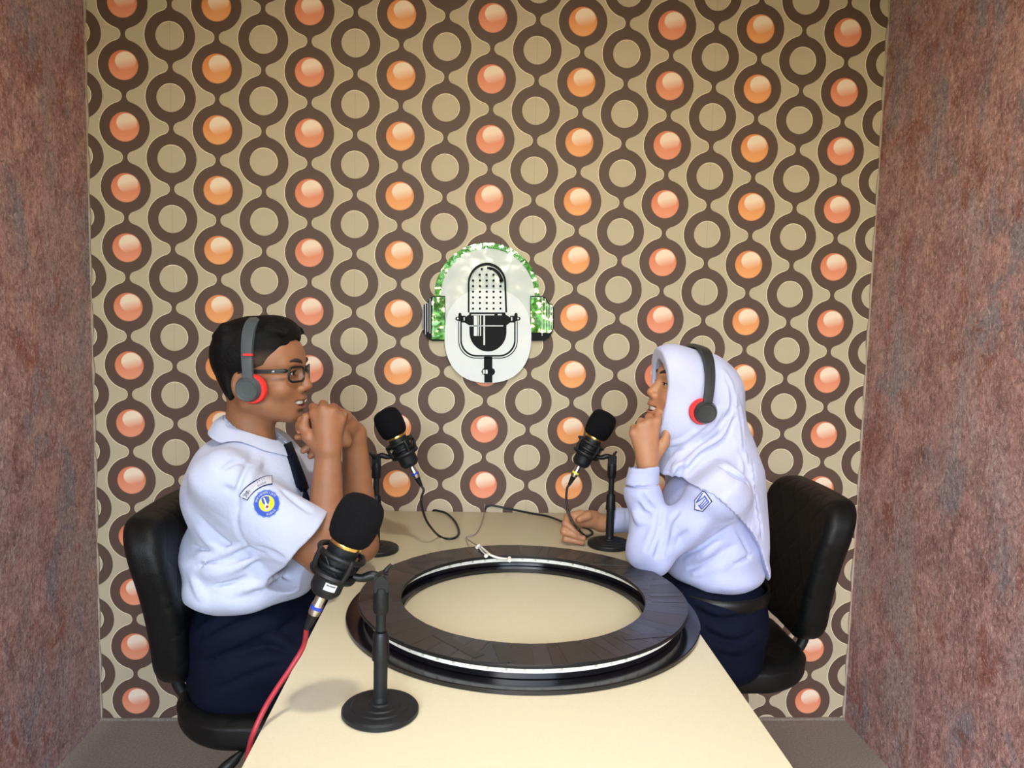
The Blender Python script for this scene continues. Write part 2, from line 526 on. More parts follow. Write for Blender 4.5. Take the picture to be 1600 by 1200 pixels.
class Sdf:
    def __init__(s, xs, ys, zs):
        s.ax = (xs, ys, zs)
        s.F = np.full((len(xs), len(ys), len(zs)), 1.0, np.float32)
    def _blk(s, lo, hi):
        sl = []
        for a, l, h in zip(s.ax, lo, hi):
            i, j = np.searchsorted(a, l), np.searchsorted(a, h)
            sl.append(slice(max(0, i-1), min(len(a), j+1)))
        return tuple(sl), s.ax[0][sl[0]][:, None, None], s.ax[1][sl[1]][None, :, None], s.ax[2][sl[2]][None, None, :]
    def _mix(s, sl, d, k, op):
        A = s.F[sl]
        if op == 'add':
            if k <= 0: s.F[sl] = np.minimum(A, d); return
            h = np.clip(0.5+0.5*(A-d)/k, 0, 1)
            s.F[sl] = A+(d-A)*h-k*h*(1-h)
        elif op == 'sub':
            if k <= 0: s.F[sl] = np.maximum(A, -d); return
            h = np.clip(0.5-0.5*(A+d)/k, 0, 1)
            s.F[sl] = A+(-d-A)*h+k*h*(1-h)
    def cone(s, a, b, ra, rb, k=0.02, op='add', flat=None):
        """tapered capsule; flat = (direction, factor) squashes it along a direction"""
        a, b = np.array(a, float), np.array(b, float)
        R = max(ra, rb)*(1 if flat is None else max(1, 1/flat[1]))+k*2.5+0.012
        sl, x, y, z = s._blk(np.minimum(a, b)-R, np.maximum(a, b)+R)
        ba = b-a; L2 = float(ba@ba)+1e-12
        px, py, pz = x-a[0], y-a[1], z-a[2]
        t = np.clip((px*ba[0]+py*ba[1]+pz*ba[2])/L2, 0, 1)
        qx, qy, qz = px-t*ba[0], py-t*ba[1], pz-t*ba[2]
        if flat is not None:
            n = np.array(flat[0], float); n /= np.linalg.norm(n)
            c = (qx*n[0]+qy*n[1]+qz*n[2])*(1/flat[1]-1)
            qx, qy, qz = qx+c*n[0], qy+c*n[1], qz+c*n[2]
        d = np.sqrt(qx*qx+qy*qy+qz*qz)-(ra+(rb-ra)*t)
        if flat is not None: d = d*min(1.0, flat[1]**0.5)
        s._mix(sl, d.astype(np.float32), k, op)
    def chain(s, pts, rads, k=0.01, op='add'):
        for i in range(len(pts)-1):
            s.cone(pts[i], pts[i+1], rads[i], rads[i+1], k, op)
    def ell(s, c, r, k=0.02, R=None, op='add'):
        c, r = np.array(c, float), np.array(r, float)
        ext = (np.abs(R)@r if R is not None else r)+k*2.5+0.012
        sl, x, y, z = s._blk(c-ext, c+ext)
        px, py, pz = x-c[0], y-c[1], z-c[2]
        if R is not None:
            px, py, pz = (R[0, 0]*px+R[1, 0]*py+R[2, 0]*pz, R[0, 1]*px+R[1, 1]*py+R[2, 1]*pz, R[0, 2]*px+R[1, 2]*py+R[2, 2]*pz)
        k0 = np.sqrt((px/r[0])**2+(py/r[1])**2+(pz/r[2])**2)
        k1 = np.sqrt((px/r[0]**2)**2+(py/r[1]**2)**2+(pz/r[2]**2)**2)+1e-9
        d = k0*(k0-1)/k1
        s._mix(sl, d.astype(np.float32), k, op)
    def fn(s, lo, hi, f, k=0.0, op='add'):
        sl, x, y, z = s._blk(lo, hi)
        s._mix(sl, np.asarray(f(x, y, z), np.float32)+np.zeros_like(s.F[sl]), k, op)
    def warp(s, f):
        """add a displacement field"""
        s.F += np.asarray(f(s.ax[0][:, None, None], s.ax[1][None, :, None], s.ax[2][None, None, :]), np.float32)
    def mesh(s, name):
        F = s.F.copy()
        for i in range(3):
            sl = [slice(None)]*3
            for e in (0, -1):
                sl[i] = e; F[tuple(sl)] = np.maximum(F[tuple(sl)], 1e-4); sl[i] = slice(None)
        S = F < 0
        n = S[:-1, :-1, :-1].astype(np.uint8)
        cnt = np.zeros_like(n)
        for i in (0, 1):
            for j in (0, 1):
                for k in (0, 1):
                    cnt += S[i:S.shape[0]-1+i, j:S.shape[1]-1+j, k:S.shape[2]-1+k]
        mixed = (cnt > 0) & (cnt < 8)
        ci, cj, ck = np.nonzero(mixed)
        idx = np.full(mixed.shape, -1, np.int32); idx[ci, cj, ck] = np.arange(len(ci))
        acc = np.zeros((len(ci), 3)); num = np.zeros(len(ci))
        corners = [(i, j, k) for i in (0, 1) for j in (0, 1) for k in (0, 1)]
        for a in corners:
            for d in range(3):
                if a[d]: continue
                b = list(a); b[d] = 1
                va = F[ci+a[0], cj+a[1], ck+a[2]]; vb = F[ci+b[0], cj+b[1], ck+b[2]]
                cr = (va < 0) != (vb < 0)
                t = np.where(cr, va/np.where(cr, va-vb, 1), 0)
                pa = np.stack([s.ax[0][ci+a[0]], s.ax[1][cj+a[1]], s.ax[2][ck+a[2]]], 1)
                pb = np.stack([s.ax[0][ci+b[0]], s.ax[1][cj+b[1]], s.ax[2][ck+b[2]]], 1)
                acc += (pa+(pb-pa)*t[:, None])*cr[:, None]; num += cr
        V = acc/num[:, None]
        quads = []
        for d in range(3):
            A = [slice(1, -1)]*3; A[d] = slice(0, -1)
            B = list(A); B[d] = slice(1, None)
            sa, sb = S[tuple(A)], S[tuple(B)]
            e = np.array(np.nonzero(sa != sb))
            inside_first = sa[e[0], e[1], e[2]]
            off = [1, 1, 1]; off[d] = 0
            e = e+np.array(off)[:, None]
            u, v = [(1, 2), (2, 0), (0, 1)][d]
            def cell(du, dv):
                q = e.copy(); q[u] -= du; q[v] -= dv
                return idx[q[0], q[1], q[2]]
            q = np.stack([cell(1, 1), cell(0, 1), cell(0, 0), cell(1, 0)], 1)
            q[~inside_first] = q[~inside_first][:, ::-1]
            quads.append(q)
        Q = np.concatenate(quads)
        Q = Q[(Q >= 0).all(1)]
        me = bpy.data.meshes.new(name)
        me.vertices.add(len(V)); me.vertices.foreach_set('co', V.astype(np.float32).ravel())
        me.loops.add(len(Q)*4); me.loops.foreach_set('vertex_index', Q.astype(np.int32).ravel())
        me.polygons.add(len(Q)); me.polygons.foreach_set('loop_start', np.arange(0, len(Q)*4, 4, dtype=np.int32))
        me.update(calc_edges=True); me.validate()
        return me

def smooth_mesh(me, it=2, f=0.5):
    bm = bmesh.new(); bm.from_mesh(me)
    for _ in range(it):
        bmesh.ops.smooth_vert(bm, verts=bm.verts, factor=f, use_axis_x=True, use_axis_y=True, use_axis_z=True)
    bm.to_mesh(me); bm.free()
    return me

def set_color(me, cols):
    a = me.color_attributes.new('tint', 'FLOAT_COLOR', 'POINT')
    a.data.foreach_set('color', np.concatenate([cols, np.ones((len(cols), 1))], 1).astype(np.float32).ravel())

def verts_of(me):
    v = np.zeros(len(me.vertices)*3, np.float32); me.vertices.foreach_get('co', v)
    return v.reshape(-1, 3).astype(float)

def vnoise(x, y, z, seed=0):
    """cheap smooth pseudo-noise from warped sines, about -1..1"""
    s = seed*1.37
    a = np.sin(x*1.0+1.7*np.sin(y*0.7+s)+s)+np.sin(y*1.1+1.9*np.sin(z*0.8+s*2)+1.3*s)+np.sin(z*0.9+1.6*np.sin(x*0.9+s*3)+2.1*s)
    return a/3.0

def ridged(v, p=1.5):
    return (1-np.abs(v))**p

# ------------------------------------------------------------------ materials for things
M['cream'] = mat('cream_laminate', srgb(207, 199, 170), 0.38, spec=0.4, var=0.03, vscale=220, bscale=900, bdist=0.0002)
M['black_gloss'] = mat('black_gloss', srgb(16, 16, 20), 0.16, spec=0.6, var=0.1)
M['black_plastic'] = mat('black_plastic', srgb(15, 17, 19), 0.45, spec=0.35, var=0.12, vscale=80, bscale=600, bdist=0.0002)
M['black_metal'] = mat('black_metal', srgb(20, 23, 26), 0.48, spec=0.35, var=0.1, vscale=60, bscale=400, bdist=0.0002)
M['foam'] = mat('foam', srgb(14, 14, 17), 0.95, spec=0.15, var=0.35, vscale=500, bscale=700, bdist=0.0018)
M['gold'] = mat('gold_ring', srgb(226, 190, 110), 0.25, metal=1.0, var=0.05)
M['steel'] = mat('steel', srgb(190, 186, 178), 0.28, metal=1.0, var=0.08)
M['blue_band'] = mat('blue_band', srgb(30, 60, 170), 0.45)
M['yellow_band'] = mat('yellow_band', srgb(235, 220, 40), 0.45)
M['sticker'] = mat('sticker', srgb(225, 228, 228), 0.5, var=0.05, vscale=200)
M['sticker_ink'] = mat('sticker_ink', srgb(90, 98, 104), 0.6)
M['cable'] = mat('black_cable', srgb(20, 19, 21), 0.5, var=0.1)
M['red_cable'] = mat('red_cable', srgb(150, 34, 46), 0.5, var=0.1)
M['grey_wire'] = mat('grey_wire', srgb(150, 136, 128), 0.5)
M['white_plastic'] = mat('white_plastic', srgb(232, 230, 222), 0.4, var=0.03)
M['led'] = mat('led_strip', srgb(232, 232, 222), 0.45, var=0.06, vscale=90)
M['chip'] = mat('led_chip', srgb(196, 192, 170), 0.5, var=0.3, vscale=60)
M['leather'] = mat('black_leather', srgb(7, 9, 10), 0.48, spec=0.25, var=0.2, vscale=25, bscale=350, bdist=0.0006)
M['mirror'] = mat('mirror_acrylic', srgb(228, 238, 224), 0.02, metal=1.0, var=0.01)
M['sign_white'] = mat('sign_white', srgb(226, 230, 236), 0.12, spec=0.6, var=0.015, coat=0.5)
M['sign_dome'] = mat('sign_dome', srgb(206, 212, 212), 0.05, spec=0.6, var=0.015, coat=0.6)
M['ink'] = mat('sign_ink', srgb(9, 9, 12), 0.55, spec=0.15, var=0.05)

# ------------------------------------------------------------------ wall sign
def S(u, v):
    p = at(640+u/4.8, 360+v/4.8, 0.0)
    return (p[0], p[2])
sc = S(587, 640)
sign = tag(empty('wall_sign', (sc[0], 0, sc[1])), 'white and mirrored wall sign of a microphone wearing headphones', 'wall sign')
sign_parts = []
def sp(name, pts, y0, y1, mt, parent=None):
    o = plate(name, [S(*p) for p in pts], y0, y1, mt)
    sign_parts.append((o, parent)); return o
def arc(cx, cy, rx, ry, a0, a1, n=40):
    return [(cx+rx*math.cos(math.radians(a0+(a1-a0)*i/n)), cy-ry*math.sin(math.radians(a0+(a1-a0)*i/n))) for i in range(n+1)]
# mirrored headband arc and glossy dome inside it
sp('headband', arc(580, 490, 393, 395, 180, 0, 60)+arc(585, 500, 352, 362, 0, 180, 60), -0.010, -0.003, M['mirror'])
sp('dome_panel', arc(585, 500, 368, 364, 180, 0, 60)+[(915, 700), (258, 700)], -0.008, -0.002, M['sign_dome'])
lc = [(268, 492), (185, 492), (152, 506), (136, 545), (102, 560), (96, 600), (96, 735), (108, 770), (136, 812), (170, 828), (268, 828)]
rc = [(903, 492), (985, 492), (1020, 505), (1040, 545), (1070, 555), (1078, 590), (1078, 735), (1066, 768), (1040, 806), (1005, 826), (903, 828)]
def inset(pts, c, f): return [(c[0]+(x-c[0])*f, c[1]+(y-c[1])*f) for x, y in pts]
e1 = sp('ear_cup', lc, -0.012, -0.003, M['ink'])
sp('mirror_face', [(264, 500), (190, 500), (168, 515), (168, 815), (264, 818)], -0.0135, -0.012, M['mirror'], e1)
e2 = sp('ear_cup', rc, -0.012, -0.003, M['ink'])
sp('mirror_face', [(908, 500), (985, 500), (1015, 512), (1034, 550), (1064, 560), (1071, 592), (1071, 740), (1050, 768), (908, 764)], -0.0135, -0.012, M['mirror'], e2)
for cup, us in ((e1, ((103, 560, 745), (121, 552, 780), (139, 545, 760), (155, 510, 770), (179, 500, 800))), (e2, ((991, 500, 790), (1016, 512, 765), (1034, 550, 760), (1051, 556, 765), (1067, 562, 740)))):
    for (uu, v0, v1) in us:
        sp('white_stripe', [(uu-2.2, v0), (uu+2.2, v0), (uu+2.2, v1), (uu-2.2, v1)], -0.0142, -0.0132, M['sign_white'], cup)
ov = []
for i in range(72):
    a = 2*math.pi*i/72
    ca, sa = math.cos(a), math.sin(a)
    e = 2/2.35
    ov.append((587+323*math.copysign(abs(ca)**e, ca), 790-350*math.copysign(abs(sa)**e, sa)))
plate_o = sp('oval_plate', ov, -0.018, -0.010, M['sign_white'])
YP0, YP1 = -0.0192, -0.0075
# printed microphone: arch outline, dots, cradle, body, stem
sp('arch_outline', [(437, 615)]+arc(580, 400, 143, 155, 180, 0, 40)+[(730, 615), (716, 615)]+arc(580, 402, 130, 138, 0, 180, 40)+[(450, 615)], YP0, YP1, M['ink'])
sp('arch_shade', arc(585, 400, 118, 124, 92, 8, 24)+arc(580, 412, 102, 122, 8, 90, 24), YP0, YP1, M['ink'])
dots = [(541, 292), (608, 292), (526, 334), (577, 334), (628, 334)]+[(u_, v_) for v_ in (377, 419, 461, 503, 545, 587) for u_ in (476, 527, 578, 629, 680)]
for (u_, v_) in dots:
    sp('grille_dot', arc(u_, v_, 8.5, 8.5, 0, 330, 11), YP0, YP1, M['ink'])
sp('microphone_body', [(412, 690), (412, 655), (448, 630), (448, 615), (718, 615), (718, 630), (752, 652), (752, 690), (725, 712), (725, 760)]+arc(587, 760, 138, 146, 0, -180, 40)+[(448, 712)], YP0, YP1, M['ink'])
for (a, b_, c_, d_) in ((482, 640, 510, 790), (515, 640, 521, 790), (529, 640, 536, 790), (553, 636, 565, 858), (440, 712, 700, 719), (462, 629, 634, 637), (660, 627, 690, 637)):
    sp('white_line', [(a, b_), (c_, b_), (c_, d_), (a, d_)], YP0-0.0008, YP0, M['sign_white'])
for sgn in (-1, 1):
    cx = 584+sgn*0
    def mx(pts): return [(587+sgn*(p[0]-587), p[1]) for p in pts]
    sp('side_knob', mx([(752, 640), (782, 640), (786, 622), (796, 616), (806, 622), (808, 645), (826, 650), (830, 662), (824, 674), (806, 678), (786, 684), (782, 690), (752, 690)]), YP0, YP1, M['ink'])
    sp('white_line', mx([(760, 650), (768, 650), (768, 676), (760, 676)]), YP0-0.0008, YP0, M['sign_white'])
    sp('white_line', mx(arc(812, 661, 7, 7, 0, 330, 10)), YP0-0.0008, YP0, M['sign_white'])
def ring_u(x0, w, yb, r, base):
    outer = [(587-x0, 680), (587-x0, yb-r)]+[(587-x0+r*(1-math.cos(t)), yb-r+r*math.sin(t)) for t in np.linspace(0, math.pi/2, 16)]
    outer += [(587+x0-r*(1-math.cos(t)), yb-r+r*math.sin(t)) for t in np.linspace(math.pi/2, 0, 16)]+[(587+x0, 680)]
    x1, r1, y1 = x0-w, r-w*0.5, yb-base
    inner = [(587+x1, 680), (587+x1, y1-r1)]+[(587+x1-r1*(1-math.cos(t)), y1-r1+r1*math.sin(t)) for t in np.linspace(0, math.pi/2, 16)]
    inner += [(587-x1+r1*(1-math.cos(t)), y1-r1+r1*math.sin(t)) for t in np.linspace(math.pi/2, 0, 16)]+[(587-x1, 680)]
    return outer+inner
sp('cradle', ring_u(221, 6, 958, 130, 6), YP0, YP1, M['ink'])
sp('cradle', ring_u(206, 11, 944, 120, 11), YP0, YP1, M['ink'])
sp('stem', [(557, 945), (620, 945), (620, 1030), (636, 1040), (641, 1058), (634, 1075), (620, 1084), (620, 1137), (560, 1137), (560, 1082), (545, 1074), (538, 1056), (546, 1038), (557, 1030)], YP0, YP1, M['ink'])
sp('white_line', [(549, 1042), (563, 1042), (563, 1072), (549, 1072)], YP0-0.0008, YP0, M['sign_white'])
sp('white_line', [(569, 1042), (584, 1042), (584, 1072), (569, 1072)], YP0-0.0008, YP0, M['sign_white'])
for o, p in sign_parts:
    o.data.transform(Matrix.Translation((-sc[0], 0, -sc[1])))
    o.parent = p if p is not None else sign

# ------------------------------------------------------------------ table
TZ, TL, TR, TB, TF = 0.73, -0.3358, 0.4694, -0.022, -1.86
tcx, tcy = (TL+TR)/2, (TB+TF)/2
table = tag(empty('studio_table', (tcx, tcy, 0)), 'long cream laminate table standing against the papered wall', 'table')
def tbox(name, lo, hi, mt, bev):
    o = box(name, lo, hi, mt, table, bev)
    o.data.transform(Matrix.Translation((-tcx, -tcy, 0)))
    return o
tbox('table_top', (TL, TF, TZ-0.03), (TR, TB, TZ), M['cream'], 0.004)
tbox('end_panel', (TL+0.16, TF+0.08, 0), (TR-0.16, TF+0.11, TZ-0.03), M['cream'], 0.002)
tbox('end_panel', (TL+0.16, TB-0.09, 0), (TR-0.16, TB-0.06, TZ-0.03), M['cream'], 0.002)
tbox('spine_panel', (tcx-0.012, TF+0.11, 0.30), (tcx+0.012, TB-0.09, TZ-0.03), M['cream'], 0.002)

# ------------------------------------------------------------------ ring lamp lying on the table
RC = (0.103, -0.893)
ring = tag(empty('ring_lamp', (RC[0], RC[1], TZ)), 'large black ring lamp with white light strips lying on the table', 'ring lamp')
def annulus(name, r0, r1, z0, z1, mt, bev=0.0015, n=128, parent=None):
    prof = [(r0, z0+bev), (r0, z1-bev), (r0+bev, z1), (r1-bev, z1), (r1, z1-bev), (r1, z0+bev), (r1-bev, z0), (r0+bev, z0), (r0, z0+bev)]
    return lathe(name, prof, mt, parent or ring, n=n)
annulus('base_ring', 0.262, 0.383, 0.0, 0.010, M['black_gloss'])
annulus('core_ring', 0.286, 0.343, 0.010, 0.036, M['black_gloss'])
annulus('top_ring', 0.266, 0.358, 0.036, 0.043, M['black_plastic'])
so = annulus('outer_light_strip', 0.3432, 0.3452, 0.0225, 0.0345, M['led'], 0.0004)
si = annulus('inner_light_strip', 0.2832, 0.2858, 0.022, 0.034, M['led'], 0.0004)
for st, rr, cnt in ((so, 0.3455, 66), (si, 0.2829, 54)):
    ds = []
    for i in range(cnt):
        a = 2*math.pi*i/cnt
        v, f = box_data((-0.0012, -0.0025, -0.002), (0.0012, 0.0025, 0.002))
        ca, sa = math.cos(a), math.sin(a)
        ds.append(([(rr*ca+x_*ca-y_*sa, rr*sa+x_*sa+y_*ca, 0.0285+z_) for x_, y_, z_ in v], f))
    o = merge('light_chips', ds, M['chip'], st); o['kind'] = 'stuff'
tapes = [mat('tape_%d' % i, srgb(*c_), r_, spec=0.5, var=0.12, vscale=30, bscale=160, bdist=0.0004) for i, (c_, r_) in enumerate((((42, 38, 36), 0.32), ((48, 44, 42), 0.40), ((38, 36, 39), 0.24), ((52, 48, 50), 0.34), ((32, 29, 28), 0.28)))]
a = 0.0
def tape_piece(corner, z, mt):
    """corner: 4 points (x, y) in ring space, subdivided a little along the two long sides"""
    n = 3
    vs, fs = [], []
    for lev in (z, z+0.0007):
        for i in range(n+1):
            t = i/n
            for p, q in ((corner[0], corner[1]), (corner[3], corner[2])):
                vs.append((p[0]+(q[0]-p[0])*t, p[1]+(q[1]-p[1])*t, lev))
    m2 = 2*(n+1)
    for i in range(n):
        fs.append((m2+2*i, m2+2*i+1, m2+2*i+3, m2+2*i+2)); fs.append((2*i, 2*i+2, 2*i+3, 2*i+1))
        fs.append((2*i, m2+2*i, m2+2*i+2, 2*i+2)); fs.append((2*i+1, 2*i+3, m2+2*i+3, m2+2*i+1))
    fs.append((0, 1, m2+1, m2)); fs.append((2*n, m2+2*n, m2+2*n+1, 2*n+1))
    pydata('tape_strip', vs, fs, mt, ring, False)
def pol(r, t): return (r*math.cos(t), r*math.sin(t))
k = 0
sk0 = sk_first = 0.02
while a < 2*math.pi-0.03:
    w = random.uniform(0.07, 0.17)
    w = min(w, 2*math.pi-a)
    sk = random.uniform(-0.03, 0.03) if a+w < 2*math.pi-0.03 else sk_first
    r0 = 0.2675; r1 = 0.3565
    tape_piece([pol(r0, a+0.0012), pol(r1, a+0.0012+sk0), pol(r1, a+w-0.0012+sk), pol(r0, a+w-0.0012)], 0.043, random.choice(tapes))
    a += w; k += 1; sk0 = sk
for (t0, t1, ra, rb, wd) in ((0.10, 0.42, 0.278, 0.345, 0.020), (0.62, 0.84, 0.345, 0.280, 0.018), (2.15, 2.5, 0.29, 0.345, 0.02), (4.05, 4.42, 0.288, 0.338, 0.022), (4.5, 4.58, 0.275, 0.35, 0.03), (5.35, 5.6, 0.30, 0.35, 0.02), (-0.05, -0.03, 0.28, 0.35, 0.014), (-0.16, -0.14, 0.28, 0.35, 0.016), (3.3, 3.34, 0.275, 0.35, 0.02)):
    p, q = np.array(pol(ra, t0)), np.array(pol(rb, t1))
    d = (q-p)/np.linalg.norm(q-p); nn = np.array([-d[1], d[0]])*wd/2
    tape_piece([tuple(p-nn), tuple(q-nn), tuple(q+nn), tuple(p+nn)], 0.0437, random.choice(tapes))
# power lead: white pigtail over the ring, plugs, thin grey wire to the wall
def rel(p): return (p[0]-RC[0], p[1]-RC[1], p[2]-TZ)
zt = TZ+0.047
tube('white_lead', spline([rel(p) for p in (on_z(800, 874, zt-0.012), on_z(781, 872, zt-0.004), on_z(768, 868, zt+0.003), on_z(760, 862, zt+0.003), on_z(752, 855, zt+0.004))], 8), 0.0028, M['white_plastic'], ring)
tube('white_lead', [rel(p) for p in (on_z(760, 868, zt), on_z(753, 861, zt+0.001), on_z(747, 854, zt+0.003))], 0.0016, M['white_plastic'], ring)
for (px, py, d2) in ((747, 854, (750, 851)), (760, 868, (757, 871)), (796, 874, (796, 871))):
    p, q = Vector(rel(on_z(px, py, zt+0.002))), Vector(rel(on_z(d2[0], d2[1], zt+0.004)))
    dd = (q-p).normalized()*0.007
    lathe('white_plug', [(0.0, -0.007), (0.0045, -0.007), (0.0052, 0.0), (0.0045, 0.007), (0.0, 0.007)], M['white_plastic'], ring, tuple(p), tuple(dd), 8)
tube('grey_wire', spline([rel(p) for p in (on_z(747, 853, zt+0.003), on_z(737, 847, TZ+0.03), on_z(728, 840, TZ+0.004), on_z(735, 837, TZ+0.003), on_z(743, 834, TZ+0.003), on_z(750, 823, TZ+0.003), on_z(755, 808, TZ+0.003), at(757, 797, -0.012), at(757.5, 787, -0.004))], 8), 0.0016, M['grey_wire'], ring)

# ------------------------------------------------------------------ desk microphones
def make_mic(loc, rz, label, band, sticker, tilt=27.5, rod=0.0):
    root = tag(empty('desk_microphone', loc, rz), label, 'microphone', 'desk microphones')
    H0 = 0.25+rod
    base = lathe('stand_base', [(0.0, 0), (0.060, 0), (0.0625, 0.003), (0.0625, 0.009), (0.060, 0.012), (0.056, 0.0135), (0.048, 0.0145), (0.046, 0.0165), (0.035, 0.0172), (0.033, 0.019), (0.020, 0.0195), (0.018, 0.022), (0.0125, 0.0225), (0.0115, 0.03), (0.0, 0.03)], M['black_metal'], root, n=64, angle=25)
    lathe('pole', [(0.0, 0.02), (0.0113, 0.02), (0.0113, 0.115+rod*0.5), (0.0, 0.115+rod*0.5)], M['black_metal'], root, n=24)
    lathe('sleeve', [(0.0112, 0.105+rod*0.5), (0.0142, 0.106+rod*0.5), (0.0142, 0.117+rod*0.5), (0.0135, 0.12+rod*0.5), (0.0132, 0.146+rod*0.5), (0.0105, 0.152+rod*0.5), (0.0, 0.152+rod*0.5)], M['black_plastic'], root, n=24)
    lathe('rod', [(0.0, 0.14), (0.0082, 0.14), (0.0082, H0-0.04), (0.0, H0-0.04)], M['black_metal'], root, n=20)
    j = lathe('joint', [(0.0, H0-0.052), (0.0115, H0-0.052), (0.0132, H0-0.047), (0.0132, H0-0.018), (0.012, H0-0.010), (0.0, H0-0.010)], M['black_plastic'], root, n=20)
    merge('fork', [box_data((-0.011, -0.010, H0-0.016), (0.011, -0.005, H0+0.012)), box_data((-0.011, 0.005, H0-0.016), (0.011, 0.010, H0+0.012)), lathe_data([(0.0, -0.014), (0.0085, -0.014), (0.0085, 0.014), (0.0, 0.014)], (0, 0, H0+0.004), (0, 1, 0), 16)], M['black_plastic'], root)
    merge('wing_screw', [tube_data([(-0.004, -0.012, H0+0.004), (-0.008, -0.019, H0+0.012), (-0.016, -0.022, H0+0.020)], [0.004, 0.0045, 0.003], 8)], M['black_plastic'], root)
    ta = math.radians(tilt)
    ax = Vector((-math.sin(ta), 0, math.cos(ta)))
    Mo = Vector((0.075, 0, H0+0.020))
    u, v, d = frame_of(ax)
    def P(t, r=0.0, a=0.0): return Mo+ax*t+(u*math.cos(a)+v*math.sin(a))*r
    # arm from joint to the mount
    tube('arm', spline([(0.0, 0, H0+0.004), (0.014, 0, H0+0.010), (0.030, 0, H0+0.006), tuple(P(0.000, 0.033, 0)+Vector((-0.0, 0, 0)) if False else Mo+ax*0.0+Vector((-0.030, 0, -0.012)))], 6), [0.0075]*12+[0.0065]*7, M['black_plastic'], root, 10)
    mount = merge('shock_mount', [
        tube_data([P(0.030, 0.037, 2*math.pi*i/40) for i in range(40)], 0.0046, 8, True),
        tube_data([P(-0.004, 0.033, 2*math.pi*i/40) for i in range(40)], 0.0062, 8, True),
        tube_data([P(0.010, 0.028, 2*math.pi*i/40) for i in range(40)], 0.0048, 8, True),
    ]+[tube_data([P(-0.004, 0.034, a_), P(0.014, 0.039, a_), P(0.034, 0.0385, a_)], 0.0044, 8) for a_ in (0.5, 0.5+math.pi/2, 0.5+math.pi, 0.5+1.5*math.pi)], M['black_plastic'], root)
    ds = []
    for i in range(4):
        a0 = 0.5+i*math.pi/2
        for s_ in (-1, 1):
            ds.append(tube_data([P(0.034, 0.038, a0), P(0.011, 0.029, a0+s_*0.75)], 0.0011, 6))
            ds.append(tube_data([P(-0.006, 0.034, a0), P(0.009, 0.029, a0+s_*0.75)], 0.0011, 6))
    merge('elastic_cord', ds, M['cable'], mount)
    lathe('body', [(0.0, -0.043), (0.0125, -0.043), (0.0185, -0.042), (0.0245, -0.034), (0.0255, -0.030), (0.0250, 0.047), (0.0, 0.047)], M['black_metal'], root, tuple(Mo), tuple(ax), 36)
    lathe('gold_ring', [(0.0, 0.044), (0.0262, 0.044), (0.0268, 0.046), (0.0268, 0.050), (0.0262, 0.0515), (0.0, 0.0515)], M['gold'], root, tuple(Mo), tuple(ax), 40)
    fz0 = [(0.0, 0.049), (0.027, 0.049), (0.033, 0.052), (0.0385, 0.060), (0.0415, 0.073), (0.0428, 0.090), (0.0425, 0.104), (0.0405, 0.118), (0.036, 0.129), (0.029, 0.1355), (0.019, 0.139), (0.008, 0.1405), (0.0, 0.1407)]
    fz = [(r_*0.90, 0.049+(t_-0.049)*0.88) for r_, t_ in fz0]
    lathe('foam_windscreen', fz, M['foam'], root, tuple(Mo), tuple(ax), 48, angle=80)
    plug = lathe('plug', [(0.0, -0.078), (0.0088, -0.078), (0.0098, -0.074), (0.0098, -0.060), (0.0088, -0.058), (0.0088, -0.046), (0.008, -0.043), (0.0, -0.043)], M['steel'], root, tuple(Mo), tuple(ax), 24)
    lathe('colour_band', [(0.0098, -0.068), (0.0103, -0.068), (0.0103, -0.0625), (0.0098, -0.0625)], band, plug, tuple(Mo), tuple(ax), 24)
    lathe('strain_relief', [(0.0, -0.105), (0.0042, -0.105), (0.0052, -0.098), (0.0078, -0.080), (0.0085, -0.078), (0.0, -0.078)], M['black_plastic'], plug, tuple(Mo), tuple(ax), 20)
    if sticker:
        aa = math.atan2((-u.y*math.cos(-rz)), 1)  # label on the viewer's side of the body
        best = max((k2*0.05 for k2 in range(126)), key=lambda t: -((Matrix.Rotation(rz, 3, 'Z')@(u*math.cos(t)+v*math.sin(t))).y)+0.35*((Matrix.Rotation(rz, 3, 'Z')@(u*math.cos(t)+v*math.sin(t))).x))
        def patch(name, a0, a1, t0, t1, r, mt, parent):
            vs = [P(t, r, best+a0+(a1-a0)*i/6) for t in (t0, t1) for i in range(7)]
            return pydata(name, vs, [(i, i+1, 8+i, 7+i) for i in range(6)], mt, parent)
        st = patch('label_sticker', -0.38, 0.38, -0.026, -0.014, 0.0259, M['sticker'], root)
        patch('label_print', -0.30, 0.30, -0.0185, -0.0160, 0.0261, M['sticker_ink'], st)
    end = Matrix.Translation(Vector(loc))@Matrix.Rotation(rz, 4, 'Z')@(Mo+ax*-0.104)
    nxt = Matrix.Translation(Vector(loc))@Matrix.Rotation(rz, 4, 'Z')@(Mo+ax*-0.118)
    return root, np.array(end), np.array(nxt)
_, endL, nxL = make_mic((-0.275, -0.458, TZ), 0.0, 'black foam desk microphone with blue plug band standing near the boy at the wall end', M['blue_band'], False, 27, 0.005)
_, endR, nxR = make_mic((0.382, -0.390, TZ), math.pi, 'black foam desk microphone with yellow plug band beside the hand on the table', M['yellow_band'], False, 26, 0.0)
_, endN, nxN = make_mic((-0.156, -1.333, TZ), math.pi+0.10, 'nearest black foam desk microphone with red cable and white sticker', M['blue_band'], True, 24, -0.028)

